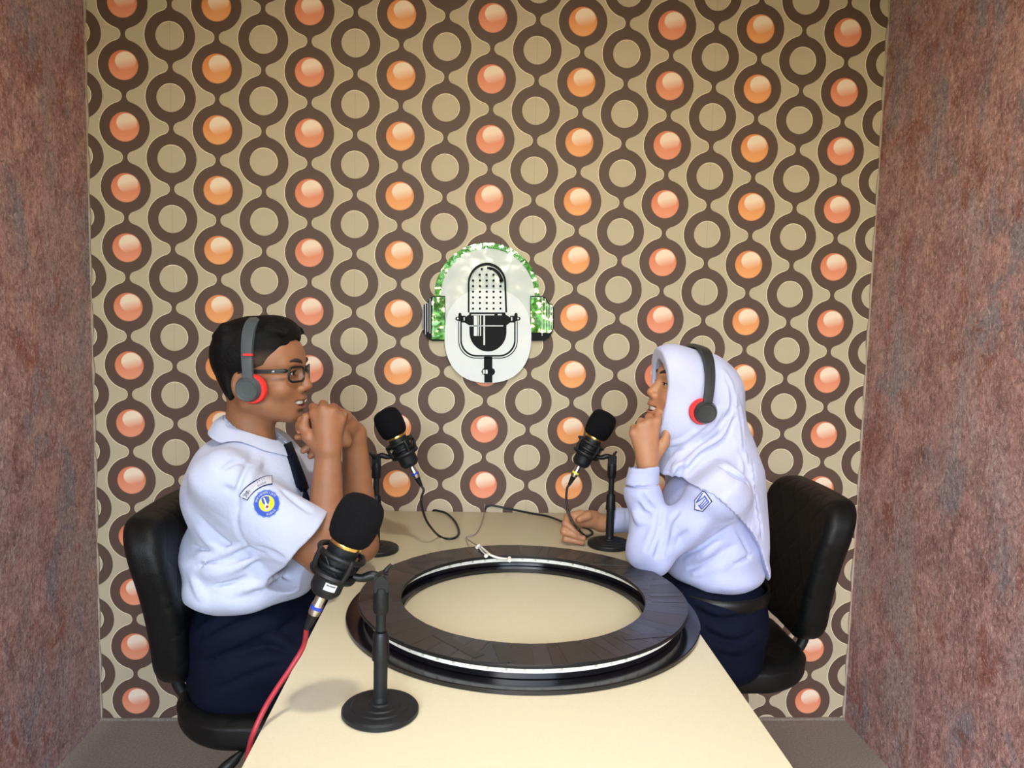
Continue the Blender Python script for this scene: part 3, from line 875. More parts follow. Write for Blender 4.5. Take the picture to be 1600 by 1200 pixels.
def cable(name, pts, r, mt, label):
    o = tube(name, spline(pts, 10), r, mt, None, 10)
    return tag(o, label, 'cable')
zc = TZ+0.004
cable('microphone_cable', [endL, nxL, at(658, 782, -0.452), at(664, 808, -0.43), at(674, 825, -0.405)]+[on_z(px, py, zc) for px, py in ((687, 838), (701, 842), (713, 839), (717, 830), (711, 815), (699, 803), (686, 798.5))]+[at(676, 800, -0.010), at(672, 830, -0.010)], 0.0034, M['cable'], 'black cable looping from the microphone in front of the boy to the table edge')
cable('microphone_cable', [endR, nxR, at(885, 782, -0.392), at(889, 803, -0.400), at(898, 820, -0.415), at(906, 830, -0.425), on_z(917, 838, zc), on_z(926, 833, zc), on_z(918, 826, zc+0.006), on_z(900, 822, zc+0.012), on_z(882, 816.5, zc+0.010), on_z(857, 807, zc), on_z(830, 802, zc), at(808, 797.5, -0.020), at(786, 793, -0.008), at(765, 790, -0.006), at(757, 800, -0.008), at(756, 830, -0.008)], 0.0034, M['cable'], 'black cable running from the yellow banded microphone through the hand to the wall')
cable('microphone_cable', [endN, at(474, 1010, -1.335), at(454, 1044, -1.345), at(433, 1075, -1.365), at(414, 1106, -1.385), at(399, 1138, -1.40), at(391, 1162, -1.40), at(386, 1200, -1.39), at(388, 1300, -1.37)], 0.0042, M['red_cable'], 'red cable hanging over the table edge from the nearest microphone')
# ------------------------------------------------------------------ chairs
def chair_meshes():
    # backrest, local: faces +x, centred on y, z from 0 (bottom) to 0.43
    f = Sdf(axis(-0.09, 0.09, 0.004), axis(-0.27, 0.27, 0.0045), axis(-0.03, 0.47, 0.0045))
    def back(x, y, z):
        t = np.clip(z/0.40, 0, 1)
        hw = 0.145+0.072*np.minimum(1, t*1.35)
        cx = 0.020*(y/0.22)**2-0.055*(t-0.45)+0.018*np.sin(t*3.1)
        dx, dy, dz = np.abs(x-cx)-0.012, np.abs(y)-(hw-0.075), np.abs(z-0.20)-(0.20-0.075)
        q = np.sqrt(np.maximum(dy, 0)**2+np.maximum(dz, 0)**2)+np.minimum(np.maximum(dy, dz), 0)-0.045
        g = np.sqrt(np.maximum(dx, 0)**2+np.maximum(q, 0)**2)+np.minimum(np.maximum(dx, q), 0)-0.028
        # diamond stitching pressed into the front
        a_, b_ = (y+z)*11.0, (y-z)*11.0
        gr = np.maximum(ridged(np.abs(((a_ % 1)-0.5)*2)*-1+1, 1)*0, 0)
        la = np.abs((a_ % 1)-0.5); lb = np.abs((b_ % 1)-0.5)
        groove = np.exp(-(np.minimum(la, lb)/0.05)**2)
        front = np.clip((x-cx)/0.03, 0, 1)
        return g+0.0020*groove*front
    f.fn((-0.09, -0.27, -0.03), (0.09, 0.27, 0.47), back)
    mb = smooth_mesh(f.mesh('backrest'), 2)
    f = Sdf(axis(-0.27, 0.27, 0.0045), axis(-0.27, 0.27, 0.0045), axis(-0.08, 0.08, 0.004))
    def seat(x, y, z):
        hw = 0.222+0.01*np.cos(x*6)
        dx, dy = np.abs(x)-(0.225-0.15), np.abs(y)-(hw-0.15)
        q = np.sqrt(np.maximum(dx, 0)**2+np.maximum(dy, 0)**2)+np.minimum(np.maximum(dx, dy), 0)-0.122
        zz = z+0.10*np.maximum(0, x-0.12)**2*6+0.05*(np.abs(y)/0.23)**4*0.2
        dz = np.abs(zz)-0.008
        g = np.sqrt(np.maximum(dz, 0)**2+np.maximum(q, 0)**2)+np.minimum(np.maximum(dz, q), 0)-0.026
        a_, b_ = (y+x)*11.0, (y-x)*11.0
        la = np.abs((a_ % 1)-0.5); lb = np.abs((b_ % 1)-0.5)
        groove = np.exp(-(np.minimum(la, lb)/0.05)**2)
        piping = 0.0035*np.exp(-((z-0.014)/0.005)**2)*np.clip(q/0.02, 0, 1)
        return g+0.0020*groove*np.clip(z/0.03, 0, 1)-piping
    f.fn((-0.27, -0.27, -0.08), (0.27, 0.27, 0.08), seat)
    return mb, smooth_mesh(f.mesh('seat'), 2)

def make_chair(loc, rz, label, seat_z, base_rz):
    root = tag(empty('office_chair', loc, rz), label, 'chair', 'black quilted office chairs')
    b = link_mesh('backrest', CH_B, M['leather'], root)
    b.location = (-0.255, 0, seat_z+0.012)
    s = link_mesh('seat', CH_S, M['leather'], root)
    s.location = (0, 0, seat_z-0.034)
    merge('bracket', [tube_data(spline([(-0.10, 0, seat_z-0.082), (-0.20, 0, seat_z-0.076), (-0.252, 0, seat_z-0.045), (-0.272, 0, seat_z+0.03), (-0.280, 0, seat_z+0.16)], 6), 0.014, 10)], M['black_plastic'], root)
    box('mechanism', (-0.12, -0.08, seat_z-0.105), (0.10, 0.08, seat_z-0.064), M['black_plastic'], root, 0.008)
    lathe('gas_post', [(0.0, 0.10), (0.030, 0.10), (0.030, 0.22), (0.020, 0.225), (0.020, seat_z-0.10), (0.0, seat_z-0.10)], M['black_plastic'], root, n=24)
    lv = tube('lever', [(-0.02, -0.05, seat_z-0.078), (-0.040, -0.19, seat_z-0.074), (-0.048, -0.228, seat_z-0.074)], 0.0045, M['black_metal'], root, 8)
    pd = merge('paddle', [tube_data([(-0.046, -0.224, seat_z-0.072), (-0.056, -0.236, seat_z-0.080), (-0.072, -0.246, seat_z-0.092), (-0.090, -0.252, seat_z-0.104)], [0.006, 0.011, 0.013, 0.008], 12)], M['black_plastic'], lv)
    for q0, q1 in (((-0.067, -0.2585), (-0.072, -0.2600)), ((-0.072, -0.2600), (-0.082, -0.2620))):
        z0 = seat_z-(0.084 if q0[0] > -0.07 else 0.091); z1 = seat_z-(0.091 if q0[0] > -0.07 else 0.090)
        pydata('lever_mark', [(q0[0], q0[1], z0), (q1[0], q1[1], z1), (q1[0], q1[1], z1-0.0022), (q0[0], q0[1], z0-0.0022)], [(0, 1, 2, 3)], M['white_plastic'], lv, False)
    for k in range(5):
        a_ = base_rz+k*2*math.pi/5 if base_rz is not None else k*2*math.pi/5
        ca, sa = math.cos(a_), math.sin(a_)
        lg = merge('leg', [tube_data([(0.02*ca, 0.02*sa, 0.125), (0.15*ca, 0.15*sa, 0.112), (0.28*ca, 0.28*sa, 0.082)], [0.026, 0.020, 0.015], 10)], M['black_plastic'], root)
        wx, wy = 0.285*ca, 0.285*sa
        merge('caster', [lathe_data([(0.0, s0), (0.022, s0), (0.026, s0+0.003), (0.026, s0+0.013), (0.022, s0+0.016), (0.0, s0+0.016)], (wx, wy, 0.027), (-sa, ca, 0), 20) for s0 in (-0.021, 0.005)]+[tube_data([(wx, wy, 0.03), (wx, wy, 0.085)], 0.007, 8)], M['black_plastic'], lg)
    return root
CH_B, CH_S = chair_meshes()
SEAT_B, SEAT_G = 0.528, 0.525
make_chair((-0.440, -0.757, 0), 0.0, 'black quilted office chair on the left under the boy', SEAT_B, 0.35)
make_chair((0.655, -0.50, 0), math.pi, 'black quilted office chair on the right under the girl', SEAT_G, 0.85)
# ------------------------------------------------------------------ people
def skin_mat(name):
    mt, nt, b = base_mat(name, 0.48, spec=0.4)
    a = nt.nodes.new('ShaderNodeVertexColor'); a.layer_name = 'tint'
    v = coords(nt)
    n1, n2 = noise(nt, v, 45, 4), noise(nt, v, 600, 3)
    mul = mixc(nt, n1.ramp(0.25, 0.75), (0.90, 0.88, 0.87, 1), (1.06, 1.04, 1.02, 1))
    mm = nt.nodes.new('ShaderNodeMix'); mm.data_type = 'RGBA'; mm.blend_type = 'MULTIPLY'; mm.inputs[0].default_value = 1.0
    nt.links.new(a.outputs[0], mm.inputs[6]); nt.links.new(mul, mm.inputs[7])
    nt.links.new(mm.outputs[2], b.inputs['Base Color'])
    b.inputs['Subsurface Weight'].default_value = 0.12
    b.inputs['Subsurface Radius'].default_value = (0.008, 0.003, 0.0015)
    b.inputs['Subsurface Scale'].default_value = 0.6
    bump(nt, b, n2, 0.0004, 0.5)
    return mt

def hair_mat():
    mt, nt, b = base_mat('black_hair', 0.55, spec=0.14)
    a = nt.nodes.new('ShaderNodeVertexColor'); a.layer_name = 'tint'
    nt.links.new(a.outputs[0], b.inputs['Base Color'])
    v = coords(nt, scale=(90, 420, 160))
    bump(nt, b, noise(nt, v, 1.0, 5, 0.7), 0.003, 0.8)
    return mt

def cloth_mat(name, col, rough=0.8, scale=900, depth=0.0004, var=0.05, sheen=0.15):
    mt, nt, b = base_mat(name, rough, spec=0.25 if sheen > 0.1 else 0.08, sheen=sheen if sheen > 0.1 else 0.0)
    v = coords(nt)
    n1 = noise(nt, v, 18, 4); n2 = noise(nt, v, scale, 2); n3 = noise(nt, v, 55, 5, 0.6, 0.6)
    dk = tuple(c*(1-var) for c in col[:3])+(1,)
    nt.links.new(mixc(nt, n1.ramp(0.3, 0.7), dk, col), b.inputs['Base Color'])
    bump(nt, b, n2*0.12+n3, depth*8, 0.5)
    return mt

M['skin'] = skin_mat('skin')
M['hair'] = hair_mat()
M['shirt'] = cloth_mat('white_shirt', srgb(184, 191, 215))
M['shirt_girl'] = cloth_mat('white_blouse', srgb(172, 179, 216))
M['hijab'] = cloth_mat('white_headscarf', srgb(186, 190, 220))
M['navy'] = cloth_mat('navy_cloth', srgb(13, 17, 34), var=0.15, sheen=0.05)
M['tie'] = cloth_mat('tie_cloth', srgb(12, 17, 34), 0.6, sheen=0.03)
M['eye_white'] = mat('eye_white', srgb(225, 220, 212), 0.2, var=0.02)
M['iris'] = mat('iris', srgb(30, 20, 16), 0.15)
M['teeth'] = mat('teeth', srgb(238, 232, 220), 0.25, var=0.03)
M['mouth'] = mat('mouth', srgb(70, 26, 26), 0.5)
M['brow'] = mat('brow', srgb(38, 28, 24), 0.7)
M['phone_dark'] = mat('headphone_slate', srgb(70, 77, 80), 0.38, spec=0.5, var=0.04)
M['phone_black'] = mat('headphone_black', srgb(44, 48, 48), 0.34, spec=0.5, var=0.04)
M['phone_red'] = mat('headphone_red', srgb(228, 44, 42), 0.42, var=0.04)
M['frame'] = mat('eyeglass_frame', srgb(20, 20, 26), 0.3)
M['nail'] = mat('nail', srgb(205, 150, 128), 0.3, var=0.03)
M['belt'] = mat('belt_leather', srgb(10, 12, 12), 0.42, spec=0.3, var=0.1)
M['shoe'] = mat('shoe', srgb(24, 24, 26), 0.5)
gl = bpy.data.materials.new('lens_glass'); gl.use_nodes = True
_nt = gl.node_tree; _nt.nodes.clear()
_o = _nt.nodes.new('ShaderNodeOutputMaterial'); _mx = _nt.nodes.new('ShaderNodeMixShader')
_tr = _nt.nodes.new('ShaderNodeBsdfTransparent'); _gs = _nt.nodes.new('ShaderNodeBsdfGlossy'); _gs.inputs['Roughness'].default_value = 0.02
_fr = _nt.nodes.new('ShaderNodeFresnel'); _fr.inputs[0].default_value = 1.14
_nt.links.new(_fr.outputs[0], _mx.inputs[0]); _nt.links.new(_tr.outputs[0], _mx.inputs[1]); _nt.links.new(_gs.outputs[0], _mx.inputs[2]); _nt.links.new(_mx.outputs[0], _o.inputs[0])
_tr.inputs[0].default_value = (0.93, 0.95, 0.96, 1)
M['lens'] = gl

class Frame:
    """local frame of a head: f forward, s towards the viewer's side, u up"""
    def __init__(s, O, fx, yaw, pitch, roll=0.0):
        s.O = np.array(O, float)
        f = np.array([fx*math.cos(yaw), -math.sin(yaw), 0.0])
        sd = np.array([-fx*math.sin(yaw), -math.cos(yaw), 0.0])
        u = np.array([0, 0, 1.0])
        f, u = f*math.cos(pitch)+u*math.sin(pitch), u*math.cos(pitch)-f*math.sin(pitch)
        sd, u = sd*math.cos(roll)+u*math.sin(roll), u*math.cos(roll)-sd*math.sin(roll)
        s.R = np.stack([f, sd, u], 1)
    def __call__(s, f, sd, u): return s.O+s.R@np.array([f, sd, u], float)
    def local(s, V): return (np.asarray(V)-s.O)@s.R
    def vec(s, f, sd, u): return s.R@np.array([f, sd, u], float)

def sculpt_head(F, h, jaw=1.0, smile=0.0, ears=True, nb=0.0):
    R = h.R
    F.ell(h(0.003, 0, 0.052), (0.094, 0.074, 0.079), 0.0, R)
    F.ell(h(-0.038, 0, 0.018), (0.056, 0.062, 0.055), 0.03, R)
    F.ell(h(0.044, 0, 0.064), (0.053, 0.062, 0.050), 0.03, R)
    F.ell(h(0.042, 0, -0.005), (0.057, 0.060, 0.073), 0.02, R)
    for s in (-1, 1):
        F.ell(h(0.062+0.006*smile, s*0.038, -0.010+0.006*smile), (0.027, 0.026, 0.025), 0.025-0.010*smile, R)
        F.cone(h(-0.002, s*0.052, -0.034), h(0.074, s*0.014*jaw, -0.062), 0.023, 0.016, 0.025)
    F.ell(h(0.072, 0, -0.026), (0.034, 0.034, 0.032), 0.02, R)
    F.ell(h(0.081, 0, -0.064), (0.0165, 0.020, 0.0165), 0.02, R)
    F.ell(h(0.040, 0, -0.048), (0.045, 0.044, 0.030), 0.02, R)
    for s in (-1, 1):
        F.cone(h(0.091, s*0.010, 0.050), h(0.078, s*0.044, 0.050), 0.010, 0.009, 0.014)
        F.ell(h(0.106, s*0.031, 0.030), (0.014, 0.018, 0.0125), 0.012, R, 'sub')
    # nose
    F.chain([h(0.095-nb*0.3, 0, 0.042), h(0.104-nb, 0, 0.020), h(0.1125-nb*0.6, 0, 0.000)], [0.0072, 0.0084, 0.0118], 0.010)
    for s in (-1, 1):
        F.ell(h(0.102, s*0.0125, -0.006), (0.0125, 0.0085, 0.0080), 0.006, R)
        F.ell(h(0.107, s*0.0068, -0.0145), (0.006, 0.0036, 0.0040), 0.003, R, 'sub')
        # eyelids over the eyeball, with the open slit
        F.ell(h(0.0815, s*0.031, 0.030), (0.0145, 0.0165, 0.0140), 0.004, R)
        F.ell(h(0.098, s*0.0315, 0.0295), (0.012, 0.0135, 0.0048-0.0022*smile), 0.002, R, 'sub')
    # lips around an open smile
    zu = 0.002*smile
    F.chain([h(0.086, -0.028, -0.034+2*zu), h(0.1015, -0.010, -0.0298), h(0.1035, 0, -0.0300), h(0.1015, 0.010, -0.0298), h(0.086, 0.028, -0.034+2*zu)], [0.0035, 0.0050, 0.0054, 0.0050, 0.0035], 0.006)
    F.chain([h(0.086, -0.027, -0.037+2*zu), h(0.098, -0.010, -0.048-zu), h(0.100, 0, -0.0495-zu), h(0.098, 0.010, -0.048-zu), h(0.086, 0.027, -0.037+2*zu)], [0.0035, 0.006, 0.0068, 0.006, 0.0035], 0.006)
    F.chain([h(0.092, -0.0255, -0.0365+2*zu), h(0.107, -0.012, -0.0392), h(0.111, 0, -0.0400), h(0.107, 0.012, -0.0392), h(0.092, 0.0255, -0.0365+2*zu)], [0.0030, 0.0056+0.001*smile, 0.0066+0.001*smile, 0.0056+0.001*smile, 0.0030], 0.002, 'sub')
    F.ell(h(0.097, 0, -0.0398), (0.016, 0.020, 0.0062+0.001*smile), 0.002, R, 'sub')
    F.ell(h(0.104, 0, -0.0590), (0.010, 0.018, 0.004), 0.010, R, 'sub')
    if ears:
        for s in (-1, 1):
            F.ell(h(-0.014, s*0.077, 0.004), (0.017, 0.0075, 0.030), 0.005, R)
            F.ell(h(-0.010, s*0.085, 0.004), (0.009, 0.005, 0.018), 0.004, R, 'sub')

def skin_colors(me, h, base, lip, warm):
    V = verts_of(me); q = h.local(V)
    col = np.tile(np.array(base), (len(V), 1))
    def blend(w, c):
        nonlocal col
        col = col*(1-w[:, None])+np.array(c)*w[:, None]
    face = (q[:, 0] > 0.05)
    d = np.sqrt(((q[:, 1])/0.027)**2+((q[:, 2]+0.0400)/0.0165)**2)
    blend(np.clip(1.6-1.6*d, 0, 1)*np.clip((q[:, 0]-0.088)/0.006, 0, 1)*0.85, lip)
    d = np.sqrt(((np.abs(q[:, 1])-0.040)/0.03)**2+((q[:, 2]+0.01)/0.025)**2)
    blend(np.clip(1-d, 0, 1)*0.35*face, warm)
    d = np.sqrt((q[:, 1]/0.02)**2+((q[:, 2]-0.002)/0.02)**2)
    blend(np.clip(1-d, 0, 1)*0.25*np.clip((q[:, 0]-0.10)/0.01, 0, 1), warm)
    set_color(me, col)

def face_parts(h, root, squint=1.0):
    for s in (-1, 1):
        e = lathe('eyeball', [(0.0001, -0.0122)]+[(0.0122*math.sin(t), -0.0122*math.cos(t)) for t in np.linspace(0.2, math.pi-0.2, 14)]+[(0.0001, 0.0122)], M['eye_white'], root, tuple(h(0.0822, s*0.031, 0.030)), tuple(h.vec(1, 0.05, 0)), 20)
        lathe('iris', [(0.0001, 0.0126)]+[(0.0060*t, 0.0128-0.0011*t*t) for t in (0.3, 0.6, 0.9, 1.0)], M['iris'], e, tuple(h(0.0822, s*0.031, 0.030)), tuple(h.vec(1, 0.10, 0.02)), 16)
        tube('eyebrow', spline([h(0.1030, s*0.011, 0.0525), h(0.1020, s*0.022, 0.0575), h(0.0955, s*0.036, 0.0590), h(0.0845, s*0.049, 0.0540)], 5), [0.0036]*4+[0.0042]*6+[0.0034]*4+[0.0020]*2, M['brow'], root, 8)
        tube('eyelash', spline([h(0.0915, s*0.0195, 0.0320), h(0.0968, s*0.027, 0.0358*squint+0.03*(1-squint)), h(0.0958, s*0.036, 0.0352*squint+0.03*(1-squint)), h(0.0895, s*0.0455, 0.0300)], 4), 0.0011, M['brow'], root, 6)
    # upper teeth and the dark of the mouth
    vs, fs = [], []
    for i in range(17):
        t = (i/16-0.5)*2
        x_ = 0.1015-0.0125*t*t; s_ = 0.0215*t
        nick = 0.0006 if i % 2 == 0 else 0
        for dz in (-0.0330, -0.0425+0.001*t*t+nick):
            vs += [h(x_-nick, s_, dz), h(x_-0.004, s_, dz)]
    for i in range(16):
        a_ = 4*i
        fs += [(a_, a_+4, a_+6, a_+2), (a_+1, a_+3, a_+7, a_+5), (a_, a_+1, a_+5, a_+4), (a_+2, a_+6, a_+7, a_+3)]
    pydata('teeth', vs, fs, M['teeth'], root)
    lathe('mouth_cavity', [(0.0001, 0.0), (0.012, 0.001), (0.0185, 0.004), (0.0185, 0.006), (0.0001, 0.006)], M['mouth'], root, tuple(h(0.0885, 0, -0.040)), tuple(h.vec(-1, 0, 0)), 20)

def bone(a, b, t): return np.array(a)*(1-t)+np.array(b)*t

def shift_to(root, objs):
    """put children's coordinates relative to their root"""
    for o in objs:
        o.data.transform(Matrix.Translation(-Vector(root.location)))

def finish(root):
    """re-express all child meshes (and grandchildren) relative to the root's base point"""
    t = Matrix.Translation(-Vector(root.location))
    todo = list(root.children)
    seen = set()
    while todo:
        o = todo.pop()
        if o.type == 'MESH' and o.data.name not in seen:
            seen.add(o.data.name); o.data.transform(t)
        todo += list(o.children)

def headphones(h, label, mt_dark, s_in, fc, uc, top, mark=True, tiltf=0.0):
    base = h(0, 0, top)
    root = tag(empty('headphones', tuple(h.O)), label, 'headphones', 'cordless headphones')
    # band: flat strip swept over the head
    n = 44
    vs, fs = [], []
    so_ = s_in+0.014
    for i in range(n+1):
        t = math.radians(-14+208*i/n)
        cs, sn = math.cos(t), math.sin(t)
        sgn = 1 if cs >= 0 else -1
        e = 0.78
        s_ = so_*sgn*abs(cs)**e
        u_ = uc+0.012+(top-uc-0.012)*(abs(sn)**e if sn > 0 else -abs(sn)**e*0.3)
        lift = max(0.0, sn)
        fm = fc*(1-lift)+tiltf*lift
        w = 0.0145*(0.80+0.25*lift)
        nrm = np.array([0, cs, max(sn, 0)]); nrm /= np.linalg.norm(nrm)+1e-9
        th = 0.0032+0.001*lift
        for (df, dn) in ((-w, -th), (-w*0.92, th), (0, th*1.25), (w*0.92, th), (w, -th)):
            vs.append(h(fm+df, s_+nrm[1]*dn, u_+nrm[2]*dn))
    for i in range(n):
        for k_ in range(5):
            fs.append((5*i+k_, 5*i+(k_+1) % 5, 5*i+5+(k_+1) % 5, 5*i+5+k_))
    fs += [(0, 1, 2, 3, 4), tuple(5*n+k_ for k_ in (4, 3, 2, 1, 0))]
    pydata('headband', vs, fs, mt_dark, root, True, 50)
    for s in (1, -1):
        axv = h.vec(0.06, s*0.985, -0.10)
        o_ = tuple(h(fc-0.003, s*s_in, uc))
        cup = lathe('ear_cup', [(0.0, 0.006), (0.0285, 0.006), (0.0290, 0.009), (0.0275, 0.013), (0.0255, 0.018), (0.0245, 0.0215), (0.0236, 0.0228), (0.0222, 0.0226), (0.0212, 0.0212), (0.011, 0.0204), (0.0105, 0.0199), (0.0, 0.0199)], mt_dark, root, o_, tuple(axv), 48, 28)
        lathe('ear_cushion', [(0.0, -0.012), (0.023, -0.012), (0.029, -0.009), (0.0325, -0.003), (0.0325, 0.003), (0.030, 0.0075), (0.0, 0.0075)], M['phone_red'], root, tuple(h(fc+0.003, s*s_in, uc-0.001)), tuple(axv), 48, 60)
        # red slide mark between band and yoke
        if not mark: continue
        a_ = h(fc, s*(so_-0.001), uc+0.075)
        vs2 = [h(fc+df, s*(so_-0.001+ds), uc+0.072+du) for du in (0, 0.0045) for df, ds in ((-0.0100, 0.0045), (0.0100, 0.0045), (0.0100, -0.003), (-0.0100, -0.003))]
        pydata('slide_mark', vs2, [(0, 1, 2, 3), (4, 7, 6, 5), (0, 4, 5, 1), (1, 5, 6, 2), (2, 6, 7, 3), (3, 7, 4, 0)], M['phone_red'], root, False)
    finish(root)
    return root

# ---------------- the boy
HB = Frame((-0.503, -0.765, 1.213), 1, math.radians(9), math.radians(0), 0)
hb = HB
SH_N, SH_F = np.array([-0.540, -0.915, 1.015]), np.array([-0.525, -0.600, 1.020])
EL_N, WR_N = at(507, 872, -0.865), at(513, 706, -0.850)
EL_F, WR_F = at(566, 852, -0.660), at(553, 678, -0.715)
boy = tag(empty('person', (-0.50, -0.765, 0.0)), 'person in white school shirt, navy tie and glasses, hands clasped, on the left', 'person', 'people at the table')
F = Sdf(axis(-0.78, 0.05, 0.008, [(-0.62, -0.26, 0.0023)]), axis(-1.05, -0.48, 0.008, [(-0.885, -0.655, 0.0023)]), axis(0.02, 1.37, 0.008, [(1.02, 1.36, 0.0023)]))
sculpt_head(F, hb, 1.0, 0.75)
F.cone(hb(-0.018, 0, -0.020), (-0.530, -0.762, 1.06), 0.052, 0.058, 0.02)
F.cone((-0.530, -0.762, 1.06), (-0.535, -0.762, 1.00), 0.058, 0.08, 0.02)
F.ell((-0.530, -0.757, 0.92), (0.095, 0.15, 0.13), 0.03)
F.ell((-0.525, -0.757, 0.70), (0.080, 0.115, 0.15), 0.04)
for sh, el, wr in ((SH_N, EL_N, WR_N), (SH_F, EL_F, WR_F)):
    F.cone((-0.53, -0.757, 1.01), sh, 0.05, 0.048, 0.03)
    F.cone(sh, el, 0.047, 0.040, 0.03)
    F.cone(el, bone(el, wr, 0.30), 0.036, 0.041, 0.015)
    F.cone(bone(el, wr, 0.30), wr, 0.041, 0.0275, 0.015, flat=((0, 1, 0), 0.9))
for sy in (-0.845, -0.675):
    F.cone((-0.50, sy, 0.585), (-0.12, sy, 0.575), 0.062, 0.052, 0.03)
    F.cone((-0.12, sy, 0.575), (-0.10, sy, 0.10), 0.050, 0.035, 0.02)
# near (right) hand: back towards the viewer, fingers folded over the other hand
kn = [at(491, 646, -0.835), at(505, 640, -0.842), at(520, 645, -0.838), at(533, 654, -0.828)]
pip = [at(489, 637, -0.806), at(505, 632, -0.808), at(521, 637, -0.803), at(537, 647, -0.797)]
dip = [at(487, 650, -0.782), at(502, 648, -0.780), at(518, 652, -0.778), at(535, 660, -0.776)]
for i in range(4):
    F.cone(bone(WR_N, kn[i], 0.08), kn[i], 0.0185, 0.0115, 0.016)
    F.chain([kn[i], pip[i], dip[i]], [0.0108, 0.0098, 0.0085], 0.0045)
F.cone(at(508, 690, -0.838), at(510, 655, -0.826), 0.022, 0.019, 0.02)
F.chain([at(498, 698, -0.845), at(482, 683, -0.842), at(474, 667, -0.834), at(477, 652, -0.830)], [0.017, 0.0125, 0.0108, 0.0085], 0.008)
# far (left) hand: palm behind, fingers coming round below, thumb beside the chin
F.chain([WR_F, at(540, 664, -0.745), at(515, 660, -0.768)], [0.025, 0.024, 0.022], 0.016)
for tgt in (((541, 651, -0.765), (520, 640, -0.778), (512, 648, -0.80)),):
    F.chain([at(*p) for p in tgt], [0.014, 0.012, 0.010], 0.01)
F.chain([at(535, 672, -0.77), at(500, 676, -0.785), at(478, 681, -0.806), at(465, 683, -0.815)], [0.016, 0.010, 0.009, 0.0075], 0.004)
F.chain([at(537, 682, -0.77), at(505, 688, -0.785), at(484, 697, -0.806), at(474, 704, -0.812)], [0.016, 0.010, 0.009, 0.0075], 0.004)
F.chain([at(540, 690, -0.77), at(512, 697, -0.785), at(493, 706, -0.806), at(485, 713, -0.810)], [0.015, 0.0095, 0.0085, 0.007], 0.004)
F.chain([at(520, 668, -0.775), at(490, 664, -0.795), at(472, 658, -0.812), at(468, 668, -0.82)], [0.018, 0.012, 0.0105, 0.0085], 0.006)
me = smooth_mesh(F.mesh('body'), 1, 0.5)
skin_colors(me, hb, srgb(143, 97, 68)[:3], srgb(136, 72, 64)[:3], srgb(150, 92, 66)[:3])
body = link_mesh('body', me, M['skin'], boy)
face_parts(hb, boy)

# hair
F = Sdf(axis(-0.66, -0.38, 0.003), axis(-0.88, -0.65, 0.003), axis(1.12, 1.41, 0.003))
R = hb.R
F.ell(hb(-0.004, 0, 0.062), (0.100, 0.083, 0.086), 0, R)
F.ell(hb(-0.040, 0, 0.070), (0.062, 0.078, 0.072), 0.03, R)
F.ell(hb(-0.036, 0, 0.000), (0.040, 0.060, 0.055), 0.03, R)
F.ell(hb(0.042, 0.0, 0.068), (0.0560, 0.0675, 0.052), 0.012, R)
F.ell(hb(0.030, 0.0, 0.112), (0.056, 0.060, 0.044), 0.025, R)
F.ell(hb(0.052, 0.006, 0.122), (0.036, 0.050, 0.026), 0.02, R)
rr = np.random.default_rng(3)
for i in range(46):     # clumps swept up and forward over the forehead, some lifting at the back
    s_ = rr.uniform(-0.062, 0.066)
    t0 = rr.uniform(-0.07, 0.03)
    a_ = hb(t0, s_, 0.128-0.35*s_*s_/0.07+rr.uniform(-0.004, 0.004))
    b_ = hb(t0+rr.uniform(0.035, 0.055), s_*0.95, 0.142-0.45*s_*s_/0.07+rr.uniform(-0.002, 0.007)-max(0, t0)*0.35)
    F.cone(a_, b_, 0.011, 0.005, 0.008)
for i in range(30):
    s_ = rr.uniform(-0.05, 0.06); 
    a_ = hb(0.050+rr.uniform(-0.01, 0.006), s_, 0.132+rr.uniform(-0.005, 0.005))
    b_ = hb(0.080+rr.uniform(-0.006, 0.006), s_*1.02+rr.uniform(-0.004, 0.004), 0.122+rr.uniform(-0.006, 0.007))
    F.cone(a_, b_, 0.008, 0.003, 0.007)
for i in range(60):     # locks on the back and side of the head, running down and back
    u_ = rr.uniform(-0.01, 0.10); s_ = rr.choice([-1, 1])*rr.uniform(0.0, 0.07)
    fb = lambda q_: -np.interp(q_, [-0.05, -0.03, 0.0, 0.05, 0.09, 0.13], [0.046, 0.060, 0.078, 0.097, 0.101, 0.088])*math.sqrt(max(0.05, 1-(s_/0.085)**2))
    F.cone(hb(fb(u_+0.03)+0.011, s_*1.05, u_+0.03), hb(fb(u_-0.02)+0.006, s_*1.06, u_-0.02), 0.010, 0.005, 0.010)
def cutp(x, y, z):
    px, py, pz = x-hb.O[0], y-hb.O[1], z-hb.O[2]
    f_ = px*R[0, 0]+py*R[1, 0]+pz*R[2, 0]; u_ = px*R[0, 2]+py*R[1, 2]+pz*R[2, 2]; s_ = px*R[0, 1]+py*R[1, 1]+pz*R[2, 1]
    # hairline: nape, round the ear, temple, then up to the fringe
    ub = np.interp(f_, [-0.075, -0.045, -0.030, -0.018, 0.004, 0.040, 0.052, 0.070, 0.090, 0.100], [-0.055, -0.045, -0.025, 0.014, 0.034, 0.042, 0.062, 0.088, 0.104, 0.112])
    return (u_-ub-0.003*np.sin(s_*110)-0.002*np.sin(s_*260+1))*0.7
F.fn((-0.7, -0.9, 1.1), (-0.35, -0.6, 1.42), cutp, 0.006, 'sub')
hm = smooth_mesh(F.mesh('hair'), 1, 0.4)
q = hb.local(verts_of(hm))
V = verts_of(hm)
fade = np.clip((0.084-q[:, 2])/0.022, 0, 1)*np.clip((q[:, 0]+0.002)/0.012, 0, 1)
col = np.array(srgb(11, 10, 11)[:3])*(1-fade[:, None])+np.array(srgb(66, 52, 42)[:3])*fade[:, None]
set_color(hm, col)
link_mesh('hair', hm, M['hair'], boy)

